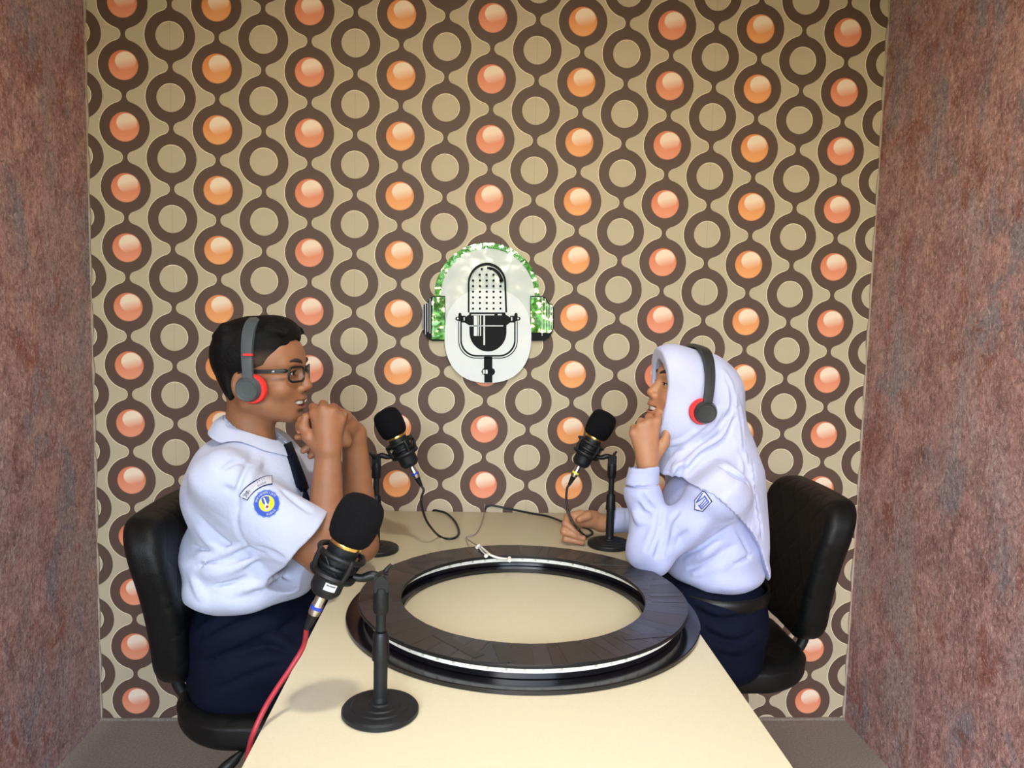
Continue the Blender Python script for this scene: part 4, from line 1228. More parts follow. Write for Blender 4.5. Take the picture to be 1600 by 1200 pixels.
def fold(x, y, z, d, k, seed, warp=2.0):
    """ridge field: folds running perpendicular to d"""
    ph = (x*d[0]+y*d[1]+z*d[2])*k+warp*vnoise(x*14, y*14, z*14, seed)
    return np.sin(ph)

# raycast helper: the point of a mesh seen at a pixel
from mathutils.bvhtree import BVHTree
def caster(*meshes):
    trees = []
    for me_, T in meshes:
        vv = [T@v.co for v in me_.vertices]
        trees.append(BVHTree.FromPolygons(vv, [tuple(p.vertices) for p in me_.polygons]))
    def cast(px, py, lift=0.0012):
        d = Vector(AX_R*((px-800)/FPX)+AX_F-AX_U*((py-600)/FPX)).normalized()
        best = None
        for t in trees:
            r = t.ray_cast(Vector(CAM), d)
            if r[0] is not None and (best is None or r[3] < best[3]): best = r
        if best is None: return None
        nrm = best[1] if best[1].dot(d) < 0 else -best[1]
        return np.array(best[0]+nrm*lift)
    return cast
I4 = Matrix.Identity(4)
def creases(F, paths, op, rad, k, sink):
    """press folds into (or raise them on) the cloth along lines that follow its surface"""
    cast = caster((F.mesh('tmp'), I4))
    for path in paths:
        pts = [cast(px, py, -sink) for px, py in path]
        pts = [p for p in pts if p is not None]
        if len(pts) < 2: continue
        sp_ = spline(pts, 4)
        n_ = len(sp_)
        rs = [rad*(0.25+0.75*math.sin(math.pi*(i+0.5)/n_)) for i in range(n_)]
        F.chain(sp_, rs, k, op)

# shirt
F = Sdf(axis(-0.75, -0.30, 0.0042), axis(-1.03, -0.50, 0.0046), axis(0.66, 1.17, 0.0042))
F.ell((-0.526, -0.757, 0.955), (0.128, 0.175, 0.150), 0)
F.ell((-0.535, -0.757, 0.815), (0.148, 0.182, 0.130), 0.04)
F.ell((-0.532, -0.757, 0.765), (0.158, 0.186, 0.070), 0.03)
F.ell((-0.600, -0.757, 0.985), (0.055, 0.150, 0.085), 0.05)
for sh, sy in ((SH_N, -1), (SH_F, 1)):
    F.cone((-0.532, -0.757, 1.048), sh+np.array([0, 0, 0.004]), 0.046, 0.060, 0.03)
F.cone((-0.528, -0.760, 1.10), (-0.53, -0.757, 1.04), 0.062, 0.075, 0.02)
HEM_N, HEM_F = at(468, 850, -0.895), at(560, 815, -0.64)
HEM_F = SH_F+(EL_F-SH_F)*0.62
F.cone(SH_N, bone(SH_N, HEM_N, 1.10), 0.064, 0.092, 0.03, flat=((0.15, 1, 0.1), 0.80))
F.cone(SH_F, bone(SH_F, HEM_F, 1.10), 0.062, 0.070, 0.03)
def wr(x, y, z):
    low = np.clip((0.93-z)/0.12, 0, 1)
    d = 0.0050*low*fold(x, y, z, (0.35, 0.25, 1.0), 60, 1, 2.6)
    d = d+0.0030*fold(x, y, z, (0.75, -0.2, 0.65), 75, 4, 2.2)*np.clip((0.62+x)*-12+1.4, 0.25, 1)
    d = d+0.0045*vnoise(x*26, y*26, z*26, 5)
    return d*0.9
F.warp(wr)
for h_, sh in ((HEM_N, SH_N), (HEM_F, SH_F)):
    ax_ = (h_-sh)/np.linalg.norm(h_-sh)
    F.fn(h_-0.13, h_+0.13, lambda x, y, z, h_=h_, ax_=ax_: np.maximum(-((x-h_[0])*ax_[0]+(y-h_[1])*ax_[1]+(z-h_[2])*ax_[2]+0.002*np.sin(z*80)), np.sqrt((x-h_[0])**2+(y-h_[1])**2+(z-h_[2])**2)-0.115), 0.0, 'sub')
    F.cone(bone(sh, h_, 0.72), bone(sh, h_, 1.3), 0.058, 0.086, 0.004, 'sub', flat=((0.15, 1, 0.1), 0.78))
# neck opening and the hem tucked at the waist
F.cone((-0.500, -0.763, 1.20), (-0.520, -0.762, 1.075), 0.085, 0.050, 0.004, 'sub')
F.fn((-0.8, -1.1, 0.6), (-0.2, -0.4, 0.78), lambda x, y, z: z-(0.728+0.008*vnoise(x*20, y*20, z*0, 2)-0.026*np.clip((-0.45-x)*5, 0, 1)), 0.014, 'sub')
creases(F, [[(398, 706), (386, 730), (374, 762), (368, 798), (374, 836), (396, 862)],
            [(302, 852), (334, 862), (376, 848)], [(306, 886), (345, 874), (386, 858), (418, 868)], [(330, 915), (380, 905), (430, 880)], [(400, 922), (432, 895), (452, 905)],
            [(312, 808), (340, 838), (366, 856)], [(345, 735), (372, 720), (392, 728)], [(352, 760), (368, 775), (372, 800)], [(440, 765), (462, 782), (484, 800)], [(400, 855), (420, 862), (442, 872)]], 'sub', 0.0040, 0.008, 0.001)
creases(F, [[(306, 868), (340, 866), (380, 852)], [(320, 900), (360, 890), (405, 870)], [(308, 826), (330, 848), (356, 864)], [(408, 720), (392, 745), (380, 775)], [(360, 928), (410, 912), (450, 888)], [(300, 905), (312, 925), (318, 935)]], 'add', 0.0055, 0.012, 0.002)
sm = smooth_mesh(F.mesh('shirt'), 1, 0.5)
shirt = link_mesh('shirt', sm, M['shirt'], boy)
# hem band of the near sleeve
ax_ = (HEM_N-SH_N)/np.linalg.norm(HEM_N-SH_N)

# collar: stand and folded leaf around the neck, lying on the shirt
def collar(root, c, r0, r1, mt, me_):
    from mathutils.bvhtree import BVHTree as BT
    tr = BT.FromPolygons([v.co for v in me_.vertices], [tuple(p.vertices) for p in me_.polygons])
    n, m_ = 56, 8
    vs, fs = [], []
    def seat(p, lift):
        r_ = tr.ray_cast(Vector((p[0], p[1], p[2]+0.06)), Vector((0, 0, -1)), 0.2)
        if r_[0] is not None and r_[0].z+lift > p[2]: p[2] = r_[0].z+lift
        return p
    for i in range(n+1):
        t = -1+2*i/n
        th_ = t*math.pi*0.93
        dx_, dy_ = -math.cos(th_), -math.sin(th_)
        fr = abs(t)**2.2
        zt = c[2]+0.030-0.060*abs(t)**1.25
        top = np.array([c[0]+dx_*r0*1.04+0.008*fr, c[1]+dy_*r0, zt])
        tip = max(0.0, abs(t)-0.72)/0.28
        bot = np.array([c[0]+dx_*(r1+0.006*fr)+0.004*fr, c[1]+dy_*(r1-0.004*tip), zt-0.032-0.030*tip**1.5])
        mid = bone(top, bot, 0.45)+np.array([dx_, dy_, 0.5])*0.005
        bot = seat(bot, 0.004); mid = seat(mid, 0.005)
        nrm = np.array([dx_, dy_, 0.5])*0.0014
        ins = np.array([c[0]+dx_*(r0-0.005), c[1]+dy_*(r0-0.005), zt-0.026])
        for p in (ins, top-nrm*2, top+np.array([0, 0, 0.0022]), top+nrm*2, mid+nrm, bot+nrm, bot-nrm, mid-nrm): vs.append(p)
    for i in range(n):
        for k_ in range(m_):
            fs.append((m_*i+k_, m_*i+(k_+1) % m_, m_*i+m_+(k_+1) % m_, m_*i+m_+k_))
    fs += [tuple(range(m_)), tuple(m_*n+k_ for k_ in range(m_))[::-1]]
    return pydata('collar', vs, fs, mt, root, True, 50)
collar(boy, (-0.523, -0.763, 1.108), 0.060, 0.092, M['shirt'], sm)

cast_b = caster((sm, I4))

def patch_from(name, cast, pts, mt, parent, lift, dens=1):
    """thin sewn-on piece: a pixel-space outline laid onto the cloth below it"""
    bm = bmesh.new()
    vs = [bm.verts.new((p[0], p[1], 0)) for p in pts]
    f_ = bm.faces.new(vs)
    bmesh.ops.triangulate(bm, faces=[f_])
    for _ in range(dens):
        bmesh.ops.subdivide_edges(bm, edges=list(bm.edges), cuts=1, use_grid_fill=True)
    bmesh.ops.triangulate(bm, faces=list(bm.faces))
    last = None
    for v in bm.verts:
        w_ = cast(v.co.x, v.co.y, lift)
        if w_ is None: w_ = last
        last = w_
        v.co = Vector(w_)
    return from_bm(name, bm, mt, parent, True)

def glyphs(text, size):
    """flat outlines of the built-in font: list of (verts, faces)"""
    cu = bpy.data.curves.new('t', 'FONT'); cu.body = text; cu.size = size; cu.align_x = 'CENTER'; cu.align_y = 'CENTER'; cu.resolution_u = 2
    o = bpy.data.objects.new('t', cu); C.objects.link(o)
    dg = bpy.context.evaluated_depsgraph_get()
    me_ = bpy.data.meshes.new_from_object(o.evaluated_get(dg))
    v = [(p.co.x, p.co.y) for p in me_.vertices]; f_ = [tuple(p.vertices) for p in me_.polygons]
    bpy.data.objects.remove(o); bpy.data.curves.remove(cu); bpy.data.meshes.remove(me_)
    return v, f_

def lettering(name, cast, items, mt, parent, lift):
    """items: (text, size, function glyph-xy -> pixel)"""
    vs, fs = [], []
    last = None
    for text, size, fnc in items:
        v, f_ = glyphs(text, size)
        o = len(vs)
        for p in v:
            w_ = cast(*fnc(*p), lift)
            if w_ is None: w_ = last
            last = w_
            vs.append(w_)
        fs += [tuple(i+o for i in q_) for q_ in f_]
    return pydata(name, vs, fs, mt, parent, False)

M['patch_white'] = cloth_mat('patch_white', srgb(198, 200, 212), 0.8)
M['patch_navy'] = cloth_mat('patch_navy', srgb(30, 36, 80), 0.8)
M['patch_blue'] = cloth_mat('patch_blue', srgb(58, 84, 176), 0.8)
M['patch_sky'] = cloth_mat('patch_sky', srgb(120, 150, 215), 0.8)
M['patch_yellow'] = cloth_mat('patch_yellow', srgb(240, 222, 40), 0.8)
M['patch_red'] = cloth_mat('patch_red', srgb(150, 40, 40), 0.8)

# arched name patch on the sleeve (centre of the arc below right)
ACX, ACY = 427.0, 803.5
def arcp(r, deg): return (ACX+r*math.cos(math.radians(deg)), ACY-r*math.sin(math.radians(deg)))
A0, A1, RO_, RI_ = 152, 92, 60.5, 45.5
ax0 = [arcp(RO_, A0+(A1-A0)*i/12) for i in range(13)]+[arcp(RI_, A1+(A0-A1)*i/12) for i in range(13)]
ax1 = [arcp(RO_-1.6, A0-1.7+(A1-A0+3.4)*i/12) for i in range(13)]+[arcp(RI_+1.6, A1+1.7+(A0-A1-3.4)*i/12) for i in range(13)]
np_ = patch_from('name_patch', cast_b, ax0, M['patch_navy'], boy, 0.0014)
patch_from('patch_field', cast_b, ax1, M['patch_white'], np_, 0.0026, 2)
def on_arc(r, mid, stretch=1.0):
    def f_(x_, y_):
        rr_ = r+y_
        return arcp(rr_, mid-math.degrees(x_*stretch/r))
    return f_
lettering('patch_lettering', cast_b, [('SMP1', 8.6, on_arc(53, 141.0, 0.62)), ('J A T I', 5.2, on_arc(56, 112.5, 0.9)), ('KUDUS', 4.8, on_arc(49.6, 112.5, 0.9))], M['patch_navy'], np_, 0.0044)
# round scalloped emblem
ECX, ECY = 416.5, 787.0
def ep(r, deg, k_=1.0): return (ECX+r*math.cos(math.radians(deg)), ECY-r*1.05*math.sin(math.radians(deg)))
em = patch_from('emblem_patch', cast_b, [ep(20.6+0.9*math.cos(math.radians(deg*14)), deg) for deg in range(0, 360, 6)], M['patch_sky'], boy, 0.0014)
patch_from('emblem_ring', cast_b, [ep(19.3, deg) for deg in range(0, 360, 8)], M['patch_blue'], em, 0.0023, 2)
patch_from('emblem_field', cast_b, [ep(12.4, deg) for deg in range(0, 360, 10)], M['patch_sky'], em, 0.0030, 2)
patch_from('emblem_disc', cast_b, [ep(11.4, deg) for deg in range(0, 360, 10)], M['patch_yellow'], em, 0.0038, 2)
patch_from('emblem_flame', cast_b, [(ECX-8.5, ECY-7.5), (ECX-4.5, ECY-10.5), (ECX-2.5, ECY-4), (ECX+0.5, ECY-10.8), (ECX+3.0, ECY-10.5), (ECX+4.5, ECY-4.5), (ECX+2.5, ECY+2), (ECX-3.5, ECY+2.5), (ECX-7, ECY-1.5)], M['patch_blue'], em, 0.0046)
patch_from('emblem_lamp', cast_b, [(ECX-5.6, ECY-8.2), (ECX-3.6, ECY-8.8), (ECX-0.2, ECY-1.0), (ECX+4.6, ECY+5.0), (ECX+4.0, ECY+9.0), (ECX-2.0, ECY+10.0), (ECX-3.4, ECY+5.5), (ECX-2.4, ECY-0.5)], M['patch_white'], em, 0.0054)
patch_from('emblem_heart', cast_b, [(ECX-0.6, ECY+3.2), (ECX+2.4, ECY+3.2), (ECX+2.6, ECY+6.4), (ECX+0.6, ECY+7.4), (ECX-1.0, ECY+6.0)], M['patch_red'], em, 0.0062, 0)
def on_ring(r, mid, st=1.0, flip=False):
    def f_(x_, y_):
        if flip: return ep(r-y_, mid+math.degrees(x_*st/r))
        return ep(r+y_, mid-math.degrees(x_*st/r))
    return f_
lettering('emblem_lettering', cast_b, [('SMP NEGERI 1 JATI', 4.6, on_ring(15.6, 105, 0.98)), ('KUDUS', 4.8, on_ring(15.9, -62, 0.95, True))], M['patch_white'], em, 0.0046)

# tie
cast_tie = lambda px, py, lift: cast_b(px, py, lift) if py < 768 else at(px, py, -0.785-0.0004*(py-768))
tie = patch_from('necktie', cast_tie, [(441, 697), (452, 693), (457, 706), (464, 724), (472, 745), (480, 768), (488, 792), (490, 806), (474, 806), (468, 782), (460, 755), (453, 730), (447, 712)], M['tie'], boy, 0.0045, 2)
_sm = tie.modifiers.new('thick', 'SOLIDIFY'); _sm.thickness = 0.006; _sm.offset = 0.0

# trousers and shoes
def trousers(root, cx, cy, zc, fx, folds, mt, seed, knee_x, top):
    lo, hi = sorted((cx-fx*0.22, knee_x+fx*0.14))
    F = Sdf(axis(lo, hi, 0.007), axis(cy-0.26, cy+0.26, 0.007), axis(0.05, 0.80, 0.007))
    F.ell((cx, cy, zc), (0.150, 0.180, 0.125), 0)
    F.ell((cx+fx*0.005, cy, zc-0.065), (0.140, 0.190, 0.080), 0.03)
    F.ell((cx+fx*0.005, cy, zc+0.085), (0.142, 0.172, 0.06), 0.04)
    for sy in (-0.09, 0.09):
        F.cone((cx+fx*0.02, cy+sy, zc-0.012), (knee_x, cy+sy*0.95, zc-0.010), 0.098, 0.075, 0.03)
        F.cone((knee_x, cy+sy*0.95, zc-0.012), (knee_x+fx*0.02, cy+sy*0.95, 0.085), 0.078, 0.066, 0.03)
    F.warp(lambda x, y, z: 0.0042*fold(x, y, z, (0.5*fx, 0.2, -0.9), 55, seed, 2.4)*np.clip((0.25-np.abs(x-cx))*6, 0.2, 1)+0.004*vnoise(x*24, y*24, z*24, seed+3))
    F.fn((lo-0.1, cy-0.4, top-0.02), (hi+0.1, cy+0.4, 0.9), lambda x, y, z: top-z, 0.006, 'sub')
    F.fn((lo-0.1, cy-0.4, 0.0), (hi+0.1, cy+0.4, 0.12), lambda x, y, z: z-0.075, 0.0, 'sub')
    creases(F, folds, 'sub', 0.006, 0.012, 0.001)
    creases(F, [[(px+4, py-9) for px, py in r_] for r_ in folds], 'add', 0.007, 0.014, 0.003)
    o = link_mesh('trousers', smooth_mesh(F.mesh('trousers'), 1), mt, root)
    for sy in (-0.09, 0.09):
        F = Sdf(axis(knee_x-0.16, knee_x+0.22, 0.006), axis(cy+sy-0.07, cy+sy+0.07, 0.006), axis(0.0, 0.14, 0.006))
        F.cone((knee_x-fx*0.03, cy+sy*0.95, 0.045), (knee_x+fx*0.13, cy+sy*0.95, 0.035), 0.044, 0.034, 0)
        F.cone((knee_x+fx*0.01, cy+sy*0.95, 0.10), (knee_x+fx*0.01, cy+sy*0.95, 0.05), 0.036, 0.042, 0.02)
        F.fn((-2, -2, -0.1), (2, 2, 0.03), lambda x, y, z: z-0.006, 0, 'sub')
        link_mesh('shoe', F.mesh('shoe'), M['shoe'], root)
    return o
trousers(boy, -0.520, -0.765, 0.600, 1, [[(318, 1036), (372, 1010), (425, 986), (470, 958)], [(372, 1020), (420, 1006), (452, 1022)], [(302, 1000), (330, 982), (360, 970)], [(340, 1075), (390, 1050), (440, 1035)]], M['navy'], 2, -0.12, 0.752)
finish(boy)

headphones(hb, 'slate headphones with red cushions worn over black hair by the boy', M['phone_dark'], 0.083, 0.018, -0.002, 0.149, True, 0.004)

# eyeglasses
gls = tag(empty('eyeglasses', tuple(hb(0.09, 0, 0.03))), 'black rectangular eyeglasses worn by the boy on the left', 'eyeglasses')
def lens_outline(s, w=0.0255, hgt=0.0165, n=28):
    out = []
    for i in range(n):
        a_ = 2*math.pi*i/n
        ca, sa = math.cos(a_), math.sin(a_)
        x_ = w*math.copysign(abs(ca)**0.5, ca); z_ = hgt*math.copysign(abs(sa)**0.55, sa)
        wrap = -0.0030*((x_*s+0.02)/0.045)*1.6 if True else 0
        sd = s*0.0335+x_
        f_ = 0.1085-0.16*(abs(sd)**2)/0.07*1.9
        out.append(hb(f_, sd, 0.0285+z_-0.0004))
    return out
for s in (1, -1):
    oc = lens_outline(s)
    rim = tube('rim', oc, 0.0026, M['frame'], gls, 8, True)
    c_ = np.mean(oc, 0)
    pydata('lens', [c_]+[bone(p, c_, 0.03) for p in oc], [(0, 1+i, 1+(i+1) % len(oc)) for i in range(len(oc))], M['lens'], rim, True)
    tm = tube('temple', spline([hb(0.0905, s*0.0605, 0.0375), hb(0.084, s*0.0675, 0.0370), hb(0.05, s*0.0745, 0.0355), hb(0.005, s*0.0785, 0.0345), hb(-0.012, s*0.0790, 0.030), hb(-0.024, s*0.076, 0.012)], 5), 0.0026, M['frame'], gls, 8)
    # flat tall arm
    vs, fs = [], []
    A_ = spline([hb(0.0900, s*0.0620, 0.0372), hb(0.082, s*0.0690, 0.0370), hb(0.05, s*0.0755, 0.0355), hb(0.005, s*0.0795, 0.0345)], 5)
    for p in A_:
        for ds, du in ((-0.0012, -0.0042), (0.0012, -0.0042), (0.0012, 0.0042), (-0.0012, 0.0042)): vs.append(p+hb.vec(0, ds, du))
    for i in range(len(A_)-1):
        for k_ in range(4): fs.append((4*i+k_, 4*i+(k_+1) % 4, 4*i+4+(k_+1) % 4, 4*i+4+k_))
    fs += [(0, 1, 2, 3), tuple(4*(len(A_)-1)+k_ for k_ in (3, 2, 1, 0))]
    pydata('temple_arm', vs, fs, M['frame'], tm, False)
    for k_ in range(3):
        c0 = 0.066-0.0028*k_
        pydata('temple_mark', [hb(c0+df, s*(0.0732+0.0018), 0.0362+du) for df, du in ((-0.0009, -0.002), (0.0009, -0.002), (0.0004, 0.0018-0.001*k_), (-0.0012, 0.0018-0.001*k_))], [(0, 1, 2, 3)], M['sticker'], tm, False)
tube('bridge', spline([hb(0.1082, -0.0095, 0.034), hb(0.1125, 0, 0.0372), hb(0.1082, 0.0095, 0.034)], 5), 0.0020, M['frame'], gls, 8)
finish(gls)
# ---------------- the girl
hg = Frame((0.541, -0.605, 1.170), -1, math.radians(5), math.radians(14), 0)
GSH_N, GSH_F = np.array([0.585, -0.740, 0.965]), np.array([0.580, -0.445, 0.985])
GEL_N, GWR_N = at(1014, 866, -0.700), at(1012, 728, -0.672)
GEL_F, GWR_F = np.array([0.585, -0.345, 0.79]), at(940, 818, -0.340)
girl = tag(empty('person', (0.62, -0.605, 0.0)), 'person in white headscarf and long-sleeved blouse, chin on fist, on the right', 'person', 'people at the table')
F = Sdf(axis(0.05, 0.84, 0.008, [(0.225, 0.36, 0.0025), (0.36, 0.56, 0.0023)]), axis(-0.90, -0.28, 0.008, [(-0.72, -0.52, 0.0023), (-0.41, -0.30, 0.003)]), axis(0.02, 1.33, 0.008, [(0.735, 0.83, 0.003), (1.00, 1.32, 0.0023)]))
sculpt_head(F, hg, 0.95, 1.0, ears=False, nb=0.005)
F.cone(hg(-0.018, 0, -0.020), (0.590, -0.60, 1.03), 0.048, 0.052, 0.02)
F.cone((0.590, -0.60, 1.03), (0.60, -0.60, 0.95), 0.052, 0.075, 0.02)
F.ell((0.615, -0.60, 0.88), (0.085, 0.135, 0.13), 0.03)
F.ell((0.640, -0.60, 0.68), (0.090, 0.135, 0.15), 0.04)
for sh, el, wr_ in ((GSH_N, GEL_N, GWR_N), (GSH_F, GEL_F, GWR_F)):
    F.cone((0.60, -0.60, 0.965), sh, 0.045, 0.040, 0.03)
    F.cone(sh, el, 0.040, 0.034, 0.03)
    F.cone(el, wr_, 0.034, 0.0235, 0.015)
for sy in (-0.085, 0.085):
    F.cone((0.61, -0.605+sy, 0.585), (0.255, -0.605+sy, 0.575), 0.060, 0.050, 0.03)
    F.cone((0.255, -0.605+sy, 0.575), (0.245, -0.605+sy, 0.10), 0.048, 0.034, 0.02)
# near (left) fist under the chin: back of the hand to the viewer, thumb on the right
kn = [at(1026, 659, -0.672), at(1013, 661, -0.677), at(1000, 667, -0.676), at(990, 677, -0.670)]
pip = [at(1029, 648, -0.645), at(1014, 652, -0.645), at(1001, 659, -0.643), at(991, 669, -0.640)]
dip = [at(1027, 660, -0.622), at(1013, 664, -0.620), at(1002, 671, -0.620), at(994, 680, -0.620)]
for i in range(4):
    F.cone(bone(GWR_N, kn[i], 0.10), kn[i], 0.0175, 0.0112, 0.015)
    F.chain([kn[i], pip[i], dip[i]], [0.0105, 0.0098, 0.0088], 0.004)
F.cone(at(1012, 712, -0.668), at(1010, 680, -0.655), 0.0195, 0.019, 0.02)
F.chain([at(1024, 712, -0.668), at(1038, 692, -0.665), at(1043, 674, -0.658), at(1039, 658, -0.650)], [0.0155, 0.0122, 0.0105, 0.0085], 0.007)
# far (right) hand resting on the table round the cable
F.chain([GWR_F, at(920, 811, -0.350), at(902, 812, -0.362)], [0.022, 0.023, 0.021], 0.012)
F.chain([at(908, 803, -0.360), at(888, 807, -0.372), at(884, 818, -0.392), at(902, 832, -0.402)], [0.0125, 0.0112, 0.0100, 0.0085], 0.004)
F.chain([at(905, 812, -0.360), at(884, 818, -0.376), at(881, 831, -0.396), at(911, 841, -0.402)], [0.0125, 0.0112, 0.0100, 0.0085], 0.004)
F.chain([at(903, 822, -0.356), at(884, 830, -0.374), at(884, 842, -0.392), at(910, 848, -0.398)], [0.0125, 0.0108, 0.0095, 0.008], 0.004)
F.chain([at(930, 806, -0.345), at(918, 806, -0.372), at(905, 812, -0.388)], [0.015, 0.0120, 0.0095], 0.007)
me = smooth_mesh(F.mesh('body'), 1, 0.5)
skin_colors(me, hg, srgb(168, 120, 88)[:3], srgb(150, 74, 68)[:3], srgb(174, 104, 78)[:3])
link_mesh('body', me, M['skin'], girl)
face_parts(hg, girl, 0.35)

# blouse
F = Sdf(axis(0.30, 0.80, 0.0042), axis(-0.86, -0.27, 0.0044), axis(0.68, 1.08, 0.0042))
def girl_torso(F, e):
    F.ell((0.598, -0.60, 0.90), (0.112+e, 0.155+e, 0.130+e), 0)
    F.ell((0.616, -0.60, 0.80), (0.120+e, 0.160+e, 0.110+e), 0.04)
    F.ell((0.622, -0.60, 0.745), (0.124+e, 0.164+e, 0.050+e), 0.03)
    for sh in (GSH_N, GSH_F):
        F.cone((0.595, -0.60, 0.975), sh, 0.050+e, 0.052+e, 0.03)
    F.cone(GSH_N, GEL_N+np.array([0.012, -0.004, 0.012]), 0.058+e, 0.054+e, 0.03)
    F.cone(GSH_F, GEL_F, 0.056+e, 0.050+e, 0.03)
girl_torso(F, 0.0)
CUF_N, CUF_F = at(1004, 729, -0.668), at(951, 813, -0.338)
F.cone(GEL_N+np.array([0.006, 0, 0.006]), at(1006, 775, -0.675), 0.052, 0.046, 0.022)
F.cone(at(1006, 775, -0.675), CUF_N, 0.044, 0.038, 0.012)
F.cone(GEL_F, CUF_F, 0.046, 0.034, 0.02)
def wg(x, y, z):
    d = 0.0042*fold(x, y, z, (0.7, 0.2, 0.7), 62, 2, 2.6)*np.clip((z-0.72)*8, 0, 1)
    d = d+0.0050*fold(x, y, z, (0.9, 0.1, -0.45), 88, 7, 2.0)*np.clip((0.60-x)*8, 0, 1)*np.clip((0.97-z)*8, 0, 1)
    d = d+0.0040*vnoise(x*30, y*30, z*30, 8)
    return d*0.9
F.warp(wg)
# cuffs cut straight
for c_, prev in ((CUF_N, at(1008, 800, -0.68)), (CUF_F, GEL_F)):
    ax_ = (c_-prev)/np.linalg.norm(c_-prev)
    F.fn(c_-0.08, c_+0.08, lambda x, y, z, c_=c_, ax_=ax_: np.maximum(-((x-c_[0])*ax_[0]+(y-c_[1])*ax_[1]+(z-c_[2])*ax_[2]), np.sqrt((x-c_[0])**2+(y-c_[1])**2+(z-c_[2])**2)-0.07), 0.0, 'sub')
    F.cone(c_-ax_*0.03, c_+ax_*0.03, 0.028, 0.034, 0.003, 'sub')
    # stitched cuff edge
    b_ = c_-ax_*0.046
    F.fn(b_-0.07, b_+0.07, lambda x, y, z, b_=b_, ax_=ax_: np.maximum(np.abs((x-b_[0])*ax_[0]+(y-b_[1])*ax_[1]+(z-b_[2])*ax_[2])-0.0022, 0.036-np.sqrt((x-b_[0])**2+(y-b_[1])**2+(z-b_[2])**2)), 0.005, 'sub')
F.fn((0.3, -0.9, 0.6), (0.9, -0.2, 0.74), lambda x, y, z: z-(0.708+0.009*vnoise(x*24, y*24, z*0, 3)), 0.010, 'sub')
creases(F, [[(1032, 798), (1024, 830), (1012, 862)], [(1040, 806), (1034, 840), (1024, 872)], [(1046, 822), (1044, 846), (1036, 866)], [(996, 786), (1004, 800), (1020, 806)], [(1002, 770), (1014, 790), (1030, 800)], [(1075, 830), (1058, 845), (1046, 862)], [(1060, 800), (1048, 812), (1040, 826)],
            [(1065, 868), (1090, 858), (1120, 838), (1145, 820)], [(1075, 890), (1110, 876), (1150, 850)], [(1120, 892), (1150, 880), (1175, 868)], [(1140, 812), (1160, 840), (1172, 872)]], 'sub', 0.0042, 0.008, 0.001)
creases(F, [[(1026, 800), (1018, 832), (1006, 864)], [(990, 800), (1000, 815), (1018, 816)], [(1070, 876), (1100, 866), (1135, 842)], [(1085, 897), (1130, 886), (1165, 860)], [(1052, 830), (1050, 850), (1042, 870)]], 'add', 0.0055, 0.012, 0.002)
gsm = smooth_mesh(F.mesh('blouse'), 1, 0.5)
link_mesh('blouse', gsm, M['shirt_girl'], girl)

# headscarf
R = hg.R
F = Sdf(axis(0.36, 0.80, 0.0036), axis(-0.85, -0.36, 0.0036), axis(0.68, 1.36, 0.0036))
F.ell(hg(-0.004, 0, 0.048), (0.112, 0.088, 0.088), 0, R)
F.ell(hg(-0.058, 0, 0.022), (0.072, 0.080, 0.082), 0.03, R)
F.ell(hg(0.068, 0, 0.050), (0.082, 0.077, 0.086), 0.02, R)
F.ell(hg(0.034, 0, -0.030), (0.080, 0.079, 0.080), 0.03, R)
F.cone(hg(-0.010, 0, -0.050), (0.575, -0.60, 1.06), 0.078, 0.092, 0.03)
F.cone((0.610, -0.60, 1.09), (0.640, -0.60, 0.98), 0.080, 0.100, 0.05)
F2 = Sdf(*F.ax)
girl_torso(F2, 0.010)
k_ = 0.04
h_ = np.clip(0.5+0.5*(F.F-F2.F)/k_, 0, 1)
F.F = (F.F+(F2.F-F.F)*h_-k_*h_*(1-h_)).astype(np.float32)
F.ell((0.630, -0.60, 0.87), (0.105, 0.150, 0.160), 0.04)
F.ell((0.545, -0.60, 1.000), (0.085, 0.110, 0.075), 0.04)
F.cone((0.650, -0.60, 1.05), (0.672, -0.60, 0.86), 0.040, 0.058, 0.05)
F.cone((0.672, -0.60, 0.86), (0.705, -0.63, 0.70), 0.058, 0.036, 0.03)
def wh(x, y, z):
    low = np.clip((1.16-z)*9, 0, 1)*np.clip((z-0.86)*8, 0, 1)
    d = 0.0045*low*fold(x, y, z, (0.62, -0.25, -0.74), 95, 5, 1.6)*np.clip((0.66-x)*12, 0, 1)
    d = d+0.0020*np.clip((1.05-z)*8, 0, 1)*fold(x, y, z, (0.95, 0.3, -0.25), 60, 9, 1.2)
    d = d+0.0016*fold(x, y, z, (0.9, 0.0, 0.3), 60, 6, 2.0)
    return d*0.9
F.warp(wh)
# hollow for the head, opening for the face
F.ell(hg(0.052, 0, 0.020), (0.086, 0.063, 0.090), 0.004, R, 'sub')
fu = np.array([-0.30, -0.085, -0.075, -0.03, 0.0, 0.03, 0.06, 0.09, 0.115, 0.16])
fe = np.array([0.300, 0.200, 0.078, 0.084, 0.089, 0.095, 0.105, 0.117, 0.128, 0.140])
def cutf(x, y, z):
    px, py, pz = x-hg.O[0], y-hg.O[1], z-hg.O[2]
    f_ = px*R[0, 0]+py*R[1, 0]+pz*R[2, 0]; u_ = px*R[0, 2]+py*R[1, 2]+pz*R[2, 2]
    return (np.interp(u_, fu, fe)-f_)*0.8
F.fn((0.3, -0.9, 1.02), (0.6, -0.4, 1.4), cutf, 0.003, 'sub')
